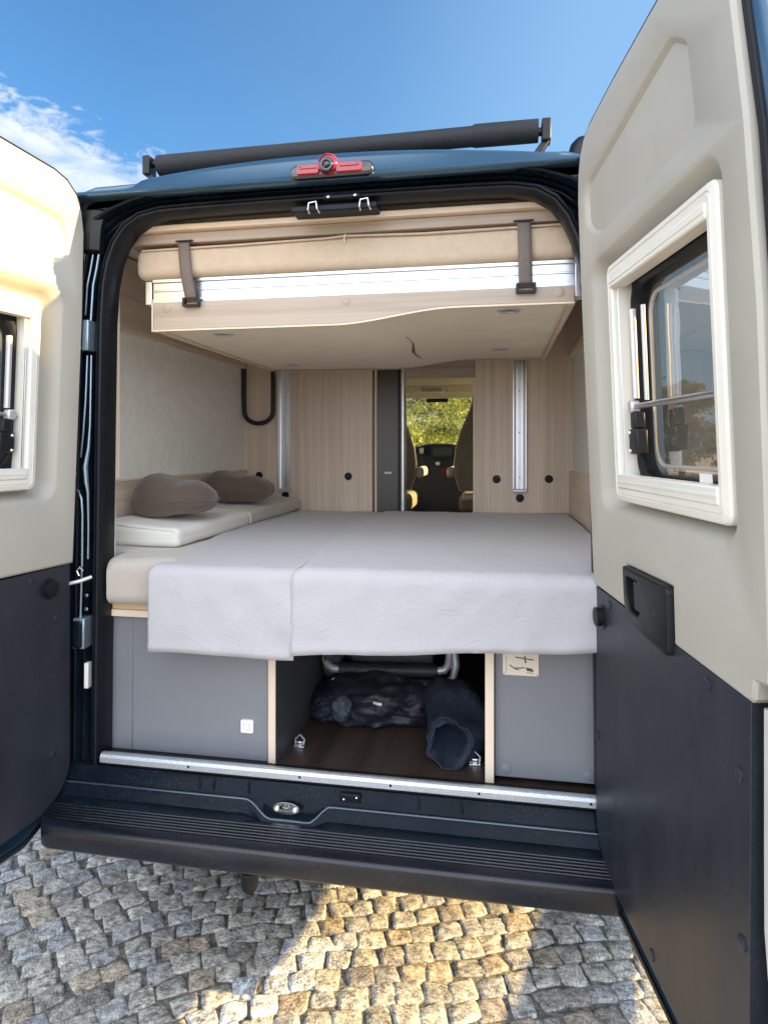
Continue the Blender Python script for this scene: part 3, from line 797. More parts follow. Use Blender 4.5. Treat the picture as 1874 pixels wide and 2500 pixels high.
# interior shell --------------------------------------------------------------------
def build_interior():
    for sg in (-1, 1):
        x = sg*.915
        MB().box(min(x, x+sg*.02), max(x, x+sg*.02), .03, YB+1.4, .58, 2.30).build('wall_lining', 'wallcloth', van)
        # wooden dado
        a, b = sorted((sg*.892, sg*.9145))
        MB().box(a, b, .10, YB-.002, 1.0, 1.4205).build('side_panel', 'wood_y', van, bevel=.002)
        a, b = sorted((sg*.889, sg*.9145))
        MB().box(a, b, .10, YB-.003, 1.4208, 1.4258).build('panel_edge', 'pale_edge', van)
        # overhead ducts either side of the bed
        a, b = sorted((sg*.884, sg*.9145))
        MB().box(a, b, .10, YB-.002, 2.012 if sg < 0 else 2.035, 2.285).build('overhead_panel', 'wood_y', van, bevel=.002)
        MB().box(*sorted((sg*.880, sg*.9146)), .094, .0995, 2.0, 2.287).build('panel_strip', 'pale_edge', van)
        a, b = sorted((sg*.9146, sg*.888))
        MB().box(a, b, .10, YB-.004, 1.998 if sg < 0 else 2.022, 2.0115 if sg < 0 else 2.0345).build('panel_strip', 'pale_edge', van)
        # thin wooden lip next to the seal
        if sg < 0: MB().box(-.722, -.710, .02, .10, 1.45, 2.2).build('pillar_lip', 'pale_edge', van)
        MB().box(*sorted((.028+sg*(.750 if sg < 0 else .778), sg*.914)), .035, .095, 1.06, 2.29).build('pillar_lining', 'wallcloth', van)
    MB().box(-.935, .935, .03, YB+1.4, 2.301, 2.318).build('headlining', 'wallcloth', van)
    MB().box(-.895, .895, .046, 4.4, .5555, .5700).build('cabin_floor', 'floorwood', van)
    # boards across the top of the opening
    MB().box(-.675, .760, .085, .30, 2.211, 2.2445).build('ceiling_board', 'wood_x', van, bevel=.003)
    MB().box(-.645, .712, .060, .30, 2.2450, 2.2640).build('ceiling_slat', 'pale_edge', van, bevel=.004)
build_interior()

# partition behind the bed
def build_bulkhead():
    t = thing('wooden_bulkhead', (0, YB, .57), 'light wood partition with dark cable grommets and a doorway behind the bed', 'partition')
    y = YB
    MB().box(-.914, -.186, y, y+.03, .571, 2.30).build('panel', 'wood_z', t)
    MB().box(-.1855, -.160, y-.004, y+.034, .571, 2.30).build('edge_strip', 'wood_z', t, bevel=.003)
    MB().box(-.159, -.020, y+.016, y+.03, .571, 2.30).build('smoked_door', 'mirror', t)
    MB().box(-.150, -.138, y+.012, y+.0155, .571, 2.30).build('door_edge', 'wood_z', t)
    MB().box(-.095, -.055, y+.0135, y+.0155, 1.405, 1.416).build('door_label', 'plate', t)
    MB().box(-.0195, -.002, y+.01, y+.03, .571, 2.30).build('door_gap', 'rubber', t)
    p = MB(); prof = [(.0105+.0155*math.cos(a), y+.002-.018*math.sin(a)) for a in [math.pi*i/10 for i in range(11)]]+[(-.005, y+.03), (.026, y+.03)]
    p.rings([[(a, b, z) for a, b in prof] for z in (.571, 2.30)], True, True); p.build('door_post', 'alu_v', t)
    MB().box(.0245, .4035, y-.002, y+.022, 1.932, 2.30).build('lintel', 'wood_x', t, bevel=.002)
    MB().box(.404, .914, y, y+.03, .571, 2.30).build('panel', 'wood_z', t)
    MB().box(.392, .4035, y-.003, y+.035, .571, 1.931).build('edge_strip', 'pale_edge', t, bevel=.002)
    for x, z in ((-.819, 1.391), (-.297, 1.390), (.517, 1.381), (.789, 1.384), (.639, 1.281), (-.662, 1.279)):
        g = MB().lathe((x, y-.0005, z), (0, -1, 0), [(.0215, 0), (.0215, .003), (.0185, .0045), (.017, .003), (.016, .0015)], 24).build('grommet', 'black', t, sharp=30)
        MB().lathe((x, y-.0006, z), (0, -1, 0), [(.0155, 0), (.0155, .002), (.006, .0026)], 20).build('socket', 'rubber', g)
    h = MB(); pts = [(-.899, y-.03, 2.06), (-.900, y-.03, 1.85), (-.897, y-.03, 1.755)]
    for i in range(1, 12):
        a = math.pi+math.pi*i/12; pts.append((-.812+.085*math.cos(a), y-.03, 1.755+.068*math.sin(a)))
    pts += [(-.727, y-.03, 1.755), (-.726, y-.03, 1.85), (-.728, y-.03, 2.06)]
    h.tube(pts, .0125, 12); h.build('cable_hose', 'hose', t, sharp=60)
    return t
build_bulkhead()

def build_rail(x0, x1, zb, label):
    y = YB
    t = thing('lift_rail', ((x0+x1)/2, y, zb), label, 'rail', 'aluminium lift rails on the partition')
    w = x1-x0
    prof = [(x0, y-.001), (x0, y-.030), (x0+.006, y-.030), (x0+.010, y-.012), (x0+.016, y-.009), (x0+w*.5-.006, y-.009), (x0+w*.5-.003, y-.012), (x0+w*.5+.003, y-.012), (x0+w*.5+.006, y-.009), (x1-.016, y-.009), (x1-.010, y-.012), (x1-.006, y-.030), (x1, y-.030), (x1, y-.001)]
    MB().rings([[(a, b, z) for a, b in prof] for z in (zb, 2.28)], True, True).build('channel', 'alu_v', t, sharp=25)
    MB().box(x0-.001, x1+.001, y-.032, y-.0008, zb-.018, zb-.0005).build('end_cap', 'silver', t, bevel=.003)
    for z in (zb+.06, zb+.30, zb+.52):
        MB().lathe(((x0+x1)/2, y-.0122, z), (0, -1, 0), [(.004, 0), (.003, .002)], 12).build('rivet', 'steel', t)
build_rail(-.700, -.626, 1.318, 'upright aluminium rail beside the black hose')
build_rail(.602, .672, 1.331, 'upright aluminium rail right of the doorway')

# drop-down bed -----------------------------------------------------------------------
def build_drop_bed():
    t = thing('drop_down_bed', (.08, .7, 1.94), 'raised drop-down bed with aluminium beam, wooden fascia and beige underside', 'bed')
    MB().rings([[(x, .100, 2.024), (x, .100, 2.036), (x, .106, 2.038), (x, .106, 2.060), (x, .103, 2.062), (x, .103, 2.066), (x, .106, 2.068), (x, .106, 2.088), (x, .100, 2.091), (x, .100, 2.100), (x, .135, 2.100), (x, .135, 2.024)] for x in (-.592, .742)], True, True).build('aluminium_beam', 'alu', t, sharp=25)
    MB().box(-.621, -.5985, .106, .150, 2.020, 2.097).build('beam_end', 'alu_v', t, bevel=.002)
    MB().box(.7435, .7780, .098, .150, 1.992, 2.101).build('beam_end', 'alu_v', t, bevel=.002)
    for sg, x in ((-1, -.62), (1, .755)):
        MB().box(x, x+.02, .151, 1.24, 2.028, 2.095).build('side_beam', 'alu', t)
    def zb(x): return 1.936+.041*sstep(.02, .40, x)
    n = 40; xs = [-.588+1.330*i/n for i in range(n+1)]
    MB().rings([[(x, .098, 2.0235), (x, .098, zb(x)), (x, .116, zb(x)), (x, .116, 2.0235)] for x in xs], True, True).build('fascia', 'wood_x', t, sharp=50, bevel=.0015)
    MB().rings([[(x, .0965, zb(x)-.0005), (x, .0965, zb(x)-.0060), (x, .1175, zb(x)-.0060), (x, .1175, zb(x)-.0005)] for x in xs], True, True).build('fascia_edge', 'pale_edge', t, sharp=50)
    MB().box(-.5935, -.5885, .0965, .117, 1.930, 2.0232).build('fascia_edge', 'pale_edge', t)
    for x in (-.540, .058, .700):
        MB().lathe((x, .0985, 2.006), (0, -1, 0), [(.0145, 0), (.0145, .0018), (.012, .0026)], 20).build('screw_cap', 'wood_x', t)
    # underside sheet, split along a crack
    def us(u, v):
        x = -.572+1.302*u; y = .118+1.08*v+.10*u*v
        s = .004*math.sin(v*3.1)*math.sin(u*3.1)
        return (x, y, zb(x)+.003-s-.006*sstep(.6, 1, v)*sstep(.4, .6, u)*(1-sstep(.6, .8, u)))
    MB().grid(us, 60, 30).build('underside_panel', 'under', t, solid=.005, sharp=60)
    cr = MB(); L, Rr = [], []
    for i in range(15):
        v = i/14; x = .195-.020*v+.010*math.sin(v*9); y = .46+.74*v; w = .0008+.0085*math.sin(math.pi*min(1, v*1.05))**1.4*(.25+v)
        L.append((x-w, y, zb(x)-.0035)); Rr.append((x+w, y, zb(x)-.0035))
    cr.rings([L, Rr], cyc=False); cr.build('crack', 'lensblack', t, solid=.002)
    # wooden side rims
    MB().rings([[(x0, .118, z0), (x1, .118, z0), (x1, .118, 2.026), (x0, .118, 2.026)] if e == 0 else [(x0, 1.22, z0), (x1, 1.22, z0), (x1, 1.22, 2.026), (x0, 1.22, 2.026)] for x0, x1, z0 in ((-.592, -.572, 1.931),) for e in (0, 1)], True, True).build('side_rim', 'wood_y', t, bevel=.002)
    MB().rings([[(x0, y, z0), (x1, y, z0), (x1, y, 2.026), (x0, y, 2.026)] for x0, x1, z0 in ((.728, .744, 1.970),) for y in (.118, 1.30)], True, True).build('side_rim', 'wood_y', t, bevel=.002)
    MB().rings([[(x, 1.20+.10*(x+.572)/1.302, zb(x)-.004), (x, 1.215+.10*(x+.572)/1.302, zb(x)-.004), (x, 1.215+.10*(x+.572)/1.302, 2.02), (x, 1.20+.10*(x+.572)/1.302, 2.02)] for x in [-.571+1.298*i/24 for i in range(25)]], True, True).build('rear_rim', 'wood_x', t, sharp=50)
    MB().box(-.60, .75, .14, 1.25, 2.027, 2.040).build('slat_base', 'wood_y', t)
    for x, y in ((-.396, .21), (-.416, 1.03), (.555, .190), (.533, .975)):
        z = us((x+.572)/1.302, (y-.118)/1.1)[2]-.003
        s = MB().lathe((x, y, z+.006), (0, 0, -1), [(.037, 0), (.037, .007), (.033, .010), (.027, .008), (.025, .003)], 28).build('spotlight', 'silver', t, sharp=35)
        MB().lathe((x, y, z+.003), (0, 0, -1), [(.0245, 0), (.0245, .003), (.012, .006)], 20).build('lamp_glass', 'steel', s)
    for xt, xb in ((-.470, -.449), (.597, .603)):
        s = MB()
        pts = [(.086, 2.214), (.074, 2.205), (.070, 2.15), (.070, 2.105), (.078, 2.07), (.086, 2.036), (.089, 2.022)]
        L = [(xt+(xb-xt)*(2.214-z)/.2, y, z) for y, z in pts]
        s.rings([[(x-.0195, y, z) for x, y, z in L], [(x-.007, y-.0006, z) for x, y, z in L], [(x+.007, y-.0006, z) for x, y, z in L], [(x+.0195, y, z) for x, y, z in L]], cyc=False)
        s = s.build('strap', 'web', t, solid=.0024)
        b = MB(); fr = rr(xb-.029, xb+.029, 2.004, 2.034, .004, 3); hi = rr(xb-.021, xb+.021, 2.012, 2.027, .002, 3)
        b.plate(fr, [hi], .080, .094, ID); b.build('buckle', 'black', s, bevel=.0015)
        MB().box(xt-.030, xt+.028, .078, .0845, 2.2135, 2.2175).build('strap_slot', 'black', t)
    m = MB()
    def sag(w):
        return w
    m.rbox((-.648, .082, 2.101), (.756, 1.24, 2.205), .030, .004, 3.5, 22)
    tag(m.build('upper_mattress', 'mattress', sharp=80), 'sand coloured mattress strapped on the raised drop-down bed', 'mattress')
    sm = MB(); sm.tube([(-.62, .0835, 2.191), (-.3, .079, 2.192), (0, .078, 2.196), (.06, .078, 2.2), (.3, .079, 2.194), (.73, .0835, 2.199)], .0035, 8)
    mm = bpy.data.objects['upper_mattress']
    sm.build('piping', 'mattress', mm)
    MB().tube([(.062, .076, 2.205), (.058, .074, 2.190), (.061, .075, 2.178)], .002, 6).build('loose_thread', 'cushion_white', mm)
build_drop_bed()

# lower bed -----------------------------------------------------------------------------
def build_lower_bed():
    t = thing('plywood_platform', (0, .8, 1.0), 'birch plywood bed base board under the bed cushions', 'bed platform')
    MB().box(-.888, .888, .052, YB-.004, 1.029, 1.050).build('upper_board', 'ply', t, bevel=.002)
    MB().box(-.888, .888, .046, YB-.006, 1.006, 1.0284).build('lower_board', 'pale_edge', t, bevel=.002)
    def fn(w):
        z = w.z
        w.z += .006*math.sin(w.y*7+w.x*9)*max(0, (w.z-1.1)*8)
        w.z += .012*noise.noise(Vector((w.x*5, w.y*4, 2)))*max(0, (w.z-1.1)*8)
        if w.y < .16: w.y += (.17-w.y)*.85*sstep(-.695, -.715, w.x)
        return w
    c = MB(); c.rbox((-.889, .000, 1.0515), (-.455, 1.63, 1.200), .035, .003, 6, 18, fn)
    tag(c.build('seat_cushion', 'cushion', sharp=80), 'long oat coloured seat cushion lying on the plywood board', 'cushion')
    def wedge(y0, y1, lab, matn):
        def fn(w):
            k = (w.z-1.2)/.09
            if k > .3:
                w.z += .030*(-.60-w.x)/.25*min(1, k)
                w.z += .006*noise.noise(Vector((w.x*9, w.y*7, y0)))
            return w
        c = MB(); c.rbox((-.865, y0, 1.203), (-.560, y1, 1.272), .022, .003, 7, 12, fn)
        o = tag(c.build('back_cushion', matn, sharp=80), lab, 'cushion', 'pale back cushions laid along the left side')
        MB().tube([(-.85, y0+.004, 1.286), (-.72, y0+.002, 1.272), (-.585, y0+.003, 1.262), (-.566, y0+.004, 1.25), (-.562, y0+.005, 1.215)], .0028, 8).build('piping', 'cushion_white', o)
    wedge(.215, .86, 'near off-white back cushion with squared end, under the nearer brown pillow', 'cushion_white')
    wedge(.868, 1.615, 'far off-white back cushion against the wooden partition', 'cushion')
    def pillow(cx, cy, cz, a, b, c, rot, dip, lab):
        n1, n2 = 48, 24; mb = MB()
        M4 = Matrix.Rotation(rot, 3, 'Z')
        def f(u, v):
            th = 2*math.pi*u; ph = -math.pi/2+math.pi*v
            def sp(x, e): return math.copysign(abs(x)**e, x)
            x = a*sp(math.cos(ph), .62)*sp(math.cos(th), .8); y = b*sp(math.cos(ph), .62)*sp(math.sin(th), .8)
            z = c*sp(math.sin(ph), .85)
            k = x/a
            z *= 1.0-dip*math.exp(-((k-.15)/.28)**2)-.30*max(0, k)
            if z > 0: z *= 1+.12*math.exp(-((k+.45)/.35)**2)
            if z < 0: z *= .75
            p = Vector((x, y, z)); q = noise.noise_vector(p*9+Vector((cx*7, cy, 0)))*.010+noise.noise_vector(p*24)*.003
            rdg = 1-min(1, abs(noise.noise(Vector((p.x*16+cx*9, p.y*9, p.z*20))))*4); q -= p.normalized()*.0045*rdg*rdg*(.3+abs(k))
            p = M4 @ (p+q)
            return (cx+p.x, cy+p.y, cz+p.z)
        mb.grid(f, n1, n2)
        o = mb.build('pillow', 'pillow', sharp=80)
        MB().tube([f(i/60, .5) for i in range(61)], .0032, 8, False).build('seam', 'pillow', o, sharp=80)
        return tag(o, lab, 'pillow', 'brown pillows on the back cushions')
    pillow(-.690, .44, 1.352, .158, .125, .090, R(8), .22, 'nearer brown pillow, rounder, on the near back cushion')
    pillow(-.715, 1.08, 1.345, .185, .125, .086, R(4), .12, 'farther brown pillow, flatter, against the side panel')
build_lower_bed()

def build_sheet(xl, xr, hem, lab, seed, zoff=0.):
    """sheet over a mattress: flat top, rounded front edge, hanging front"""
    nx, ny = 70, 110; mb = MB()
    ytop = YB-.012; yf = -.052-zoff*.7; r = .030; zt = 1.194+zoff
    Ltop = ytop-(yf+r); La = r*math.pi/2
    def prof(x, s, h):
        tot = Ltop+La+(zt-r-h); d = s*tot
        if d < Ltop: return ytop-d, zt, 0.
        if d < Ltop+La:
            a = (d-Ltop)/r; return yf+r-r*math.sin(a), zt-r+r*math.cos(a), a/(math.pi/2)
        return yf, zt-r-(d-Ltop-La), 1.
    def f(u, v):
        vv = v**.85 if v < .5 else v
        x0 = .5*(xl(0.)+xr(0.))
        y, z, k = prof(0, v, hem(u))
        a, b = xl(y), xr(y); x = a+(b-a)*u
        # wrinkles
        P = Vector((x*3.2+seed, y*2.1, z*2.2))
        w = noise.noise(P*1.4)*.0030+noise.noise(Vector((x*14+y*6, y*5-x*3, z*9+seed)))*.0030
        rd = abs(noise.noise(Vector((x*7-z*9+y*8, x*2.2+y*2.4+z*3, seed+4)))); w += (.0012+.0022*k)*(1-min(1, rd*4.5))**2
        if k == 1: w += .0022*sstep(.026, .022, z-hem(u))+.0020*sstep(.30, 1, u)*math.sin((x*.8+z*1.1)*42+4*noise.noise(Vector((x*4, z*4, 0))))
        w2 = noise.noise(Vector((x*4+seed, z*3, 1)))*.006*sstep(.2, 1, k)*sstep(1.15, .95, z)
        crown = .010*math.sin(math.pi*max(0, min(1, (y+.05)/1.7)))
        edge = -.012*(sstep(.03, 0, u)+0*sstep(.97, 1, u))*(1-k)
        corner = -.020*sstep(.5, 1, k)*0
        if k < 1:
            z += w*(1-k*.5)+crown+edge
        y += -(w+w2)*k
        # radiating creases near the top right corner
        return (x+.004*noise.noise(Vector((x*5, y*5, z*5))), y, z)
    mb.grid(f, nx, ny)
    o = mb.build('bed_sheet', 'sheet', sharp=80, solid=.003)
    return tag(o, lab, 'bed sheet', 'pale sheets draped over the lower bed')
def interp(pts):
    def f(y):
        if y <= pts[0][0]: return pts[0][1]
        for (a, b), (c, d) in zip(pts, pts[1:]):
            if y <= c: return b+(d-b)*(y-a)/(c-a)
        return pts[-1][1]
    return f
build_sheet(interp([(-.05, -.520), (.1, -.520), (.7, -.600), (1.64, -.612)]), interp([(-.05, -.062), (-.01, -.056), (.1, -.045), (.7, -.100), (1.64, -.092)]),
            lambda u: .933+.002*math.sin(u*5), 'narrow pale lilac sheet hanging lowest, beside the oat cushion', 3.)
build_sheet(interp([(-.05, -.068), (.0, -.060), (.7, -.128), (1.64, -.110)]), interp([(-.05, .86), (.7, .884), (1.64, .884)]),
            lambda u: .948+.060*u+.002*math.sin(u*14), 'wide pale lilac sheet covering the right side of the bed', 11., .006)

# cabinets under the bed -------------------------------------------------------------------
def build_cabinets():
    t = thing('storage_cabinet', (-.5, .3, .57), 'left grey cabinet under the bed with a square white switch', 'cabinet', 'grey cabinets under the bed')
    MB().box(-.890, -.7285, .066, .085, .571, 1.0055).build('side_strip', 'grey', t, bevel=.002)
    MB().box(-.7275, -.6425, .064, .085, .571, 1.0055).build('narrow_panel', 'grey', t, bevel=.003)
    MB().box(-.6405, -.1800, .060, .080, .573, 1.0055).build('door', 'grey', t, bevel=.003)
    MB().box(-.1795, -.1755, .058, .082, .571, 1.0055).build('door_edge', 'pale_edge', t)
    MB().box(-.888, -.1795, .086, 1.6, .5715, 1.005).build('carcass', 'dgrey', t)
    MB().box(-.1735, -.1520, .052, 1.6, .5705, 1.0055).build('divider_board', 'dgrey', t)
    MB().box(-.1735, -.1520, .046, .0515, .5705, 1.0055).build('divider_edge', 'pale_edge', t)
    s = MB(); s.plate(rr(-.2675, -.2265, .6605, .7015, .005), [], .053, .0605, ID); s = s.build('switch', 'white', t, bevel=.002)
    MB().plate(rr(-.2575, -.2365, .671, .692, .001), [rr(-.2555, -.2385, .673, .690, .001)], .0520, .054, ID).build('switch_rim', 'plate', s)
    MB().plate(rr(-.254, -.240, .6745, .6885, .001), [], .0515, .054, ID).build('rocker', 'white', s, bevel=.001)
    t = thing('storage_cabinet', (.7, .3, .57), 'right grey cabinet under the bed with an ivory information plate', 'cabinet', 'grey cabinets under the bed')
    MB().box(.5125, .888, .066, .084, .588, 1.0055).build('panel', 'grey', t, bevel=.003)
    MB().box(.5125, .888, .120, 1.6, .5715, 1.005).build('carcass', 'dgrey', t)
    MB().box(.4855, .5105, .052, 1.6, .5705, 1.0055).build('divider_board', 'dgrey', t)
    MB().box(.4855, .5105, .046, .0515, .5705, 1.0055).build('divider_edge', 'pale_edge', t)
    for x in (.546, .776):
        MB().lathe((x, .0665, .612), (0, -1, 0), [(.0145, 0), (.0145, .0022), (.0115, .0032)], 20).build('screw_cap', 'grey', t)
    p = MB().plate(rr(.536, .638, .888, 1.000, .006), [], .0625, .0665, ID).build('information_plate', 'plate', t, bevel=.001)
    def ink(pts, w=.0012):
        MB().tube([(x, .0622, z) for x, z in pts], w, 5).build('printed_mark', 'ink', p)
    ink([(.546, .897), (.546, .945)], .0006); ink([(.556, .918), (.563, .912), (.570, .907), (.582, .905)], .0016)
    ink([(.571, .906), (.573, .912), (.577, .906), (.580, .912), (.586, .908), (.590, .912), (.598, .911)], .0018)
    ink([(.602, .910), (.620, .907)], .0025); ink([(.604, .905), (.623, .903)], .0022); ink([(.604, .8975), (.622, .8965)], .0009)
    ink([(.572, .941), (.606, .937), (.624, .935)], .0016); ink([(.598, .945), (.600, .930), (.602, .926)], .0022)
    for x, z in ((.541, .894), (.633, .8925)):
        MB().lathe((x, .0626, z), (0, -1, 0), [(.0022, 0), (.0015, .001)], 10).build('screw', 'steel', p)
    MB().box(-.150, .484, 1.40, 1.42, .571, 1.0055).build('cargo_bay_wall', 'dgrey', van)
    # lashing rings
    for x, y, lab in ((-.118, .185, 'lashing ring on the cargo floor beside the left divider'), (.452, .165, 'lashing ring on the cargo floor in front of the blue sack')):
        r = thing('lashing_ring', (x, y, .57), lab, 'lashing ring', 'lashing rings on the cargo floor')
        MB().box(x-.018, x+.018, y-.014, y+.014, .5705, .5745).build('foot', 'chrome', r, bevel=.001)
        MB().tube([(x-.014, y, .574), (x-.016, y+.004, .592), (x, y+.006, .606), (x+.016, y+.004, .592), (x+.014, y, .574)], .0045, 10).build('ring', 'chrome', r)
        MB().rbox((x-.010, y-.008, .574), (x+.010, y+.010, .589), .004, div=2).build('clasp', 'chrome', r)
build_cabinets()

# cargo -----------------------------------------------------------------------------------
def build_cargo():
    t = thing('folding_chair', (.12, .6, .57), 'folded camping chair with black sleeves and silver frame lying in the cargo bay', 'folding chair')
    y = .50
    for z, yy in ((.722, .50), (.674, .485)):
        MB().tube([(-.060, yy, z), (.305, yy, z+.012)], .0245, 16).build('padded_bar', 'blackcloth', t, sharp=60)
    MB().box(-.03, .29, .53, .56, .70, .86).build('folded_seat', 'blackcloth', t, bevel=.01)
    MB().tube([(-.062, .50, .721), (-.085, .50, .721), (-.105, .505, .728), (-.122, .52, .745), (-.105, .56, .80), (-.08, .6, .86)], .015, 12).build('frame_tube', 'silver', t, sharp=60)
    MB().tube([(-.062, .485, .674), (-.074, .487, .676), (-.080, .49, .690)], .014, 12).build('frame_tube', 'silver', t, sharp=60)
    MB().tube([(.306, .50, .734), (.330, .50, .738), (.345, .51, .755), (.348, .53, .79), (.335, .56, .86)], .015, 12).build('frame_tube', 'silver', t, sharp=60)
    MB().tube([(.306, .485, .686), (.335, .488, .690), (.362, .50, .712), (.372, .52, .75), (.360, .55, .83)], .014, 12).build('frame_tube', 'silver', t, sharp=60)
    def blob(name, c, rad, m, fold, seed, rot=0., top=None):
        mb = MB(); c = Vector(c); Mx = Matrix.Rotation(rot, 3, 'Z')
        def f(u, v):
            th = 2*math.pi*u; ph = -math.pi/2+math.pi*v
            d = Vector((math.cos(ph)*math.cos(th), math.cos(ph)*math.sin(th), math.sin(ph)))
            k = 1+fold*noise.noise(d*1.6+Vector((seed, 0, 0)))+fold*.55*(1-abs(noise.noise(d*3.6+Vector((0, seed, 0))))*2.4)
            p = Vector((d.x*rad[0], d.y*rad[1], d.z*rad[2]))*k
            p = Mx @ p+c
            if p.z < .573: p.z = .573
            return p
        mb.grid(f, 64, 40); return mb.build(name, m, sharp=80)
    b = blob('drawstring_bag', (.085, .50, .622), (.215, .16, .098), 'blackcloth', .24, 4.)
    tag(b, 'black drawstring bag lying under the folded chair', 'bag')
    MB().tube([(.10, .345, .665), (.115, .330, .668), (.128, .335, .665)], .005, 8).build('cord_lock', 'white', b)
    for i in range(7):
        a = -2.6+i*.8
        MB().tube([(.112, .350, .664), (.112+.05*math.cos(a), .352+.012*abs(math.sin(a)), .660+.022*math.sin(a)), (.112+.11*math.cos(a), .375, .65+.035*math.sin(a))], [.004, .006, .003], 6).build('gathered_fold', 'blackcloth', b)
    b = blob('back_bag', (.0, .78, .70), (.16, .15, .13), 'blackcloth', .2, 31.)
    tag(b, 'large black bag at the back of the cargo bay behind the folded chair', 'bag')
    b = blob('grey_bag', (-.105, .60, .735), (.042, .09, .075), 'greycloth', .18, 9.)
    tag(b, 'slate grey cloth bag squeezed against the left divider', 'bag')
    b = blob('dark_pouch', (-.078, .44, .616), (.066, .11, .046), 'bluecloth', .2, 15.)
    tag(b, 'small dark blue pouch below the grey bag', 'bag')
    b = blob('crumpled_cloth', (-.012, .335, .640), (.034, .03, .036), 'greycloth', .25, 22.)
    tag(b, 'small crumpled grey cloth in front of the black drawstring bag', 'cloth')
    # open sack, mouth towards the camera
    mb = MB(); rl = []
    axis = [((.33, .455, .668), .045, .030), ((.345, .43, .672), .078, .060), ((.375, .385, .665), .098, .080), ((.400, .32, .648), .104, .078), ((.405, .26, .636), .100, .066), ((.390, .205, .628), .082, .056), ((.372, .165, .628), .066, .056), ((.370, .160, .626), .056, .047), ((.371, .20, .628), .046, .038), ((.378, .28, .64), .045, .04), ((.38, .34, .65), .02, .02)]
    for i, (c, rx, rz) in enumerate(axis):
        c = Vector(c); r = []
        for q in range(40):
            a = 2*math.pi*q/40
            k = 1+.22*noise.noise(Vector((math.cos(a)*3.4, math.sin(a)*3.4, i*.22)))+.24*noise.noise(Vector((math.cos(a)*1.2+7, math.sin(a)*1.2, i*.35)))
            p = c+Vector((math.cos(a)*rx*k, (.2 if i < 4 else .95)*math.sin(a)*rz, math.sin(a)*rz*k))
            p.z = max(p.z, .574)
            r.append(p)
        rl.append(r)
    mb.rings(rl, True, True)
    sk = tag(mb.build('open_sack', 'bluecloth', sharp=80), 'dark blue cloth sack lying with its gathered mouth open', 'bag')
    rim = rl[6]+[rl[6][0]]
    MB().tube([(p[0], p[1]-.002, p[2]) for p in rim], .0032, 8).build('mouth_hem', 'bluecloth', sk)
build_cargo()

# roof bar ---------------------------------------------------------------------------------
def build_roof_bar():
    t = thing('roof_bar', (0, .25, 2.50), 'black foam sleeved load bar across the van roof with end brackets', 'roof bar')
    pts = [(-.650, .25, 2.542), (-.3, .25, 2.549), (.1, .25, 2.553), (.44, .25, 2.555), (.45, .25, 2.556), (.648, .25, 2.556)]
    MB().tube(pts, [.037, .033, .031, .032, .036, .036], 20).build('foam_sleeve', 'tube', t, sharp=40)
    for x, sg in ((-.690, -1), (.672, 1)):
        MB().tube([(x-sg*.045, .25, 2.552), (x, .25, 2.552)], .013, 12).build('bar_end', 'black', t)
        b = MB().box(x-.014, x+.014, .225, .275, 2.515 if sg > 0 else 2.508, 2.585 if sg > 0 else 2.575).build('end_bracket', 'black', t, bevel=.004)
        MB().rings([[(x-.012+dx, y, 2.520) for dx, y in ((0, .235), (.024, .235), (.024, .265), (0, .265))], [(x-sg*.03-.012+dx, y, 2.475) for dx, y in ((0, .225), (.024, .225), (.024, .275), (0, .275))]], True, True).build('bracket_foot', 'black', t, bevel=.002)
    d = MB(); d.lathe((.775, .16, 2.405), (0, 0, 1), [(.045, 0), (.045, .03), (.038, .055), (.022, .072), (.006, .076)], 24)
    d.build('roof_aerial', 'black', van, sharp=60)
build_roof_bar()

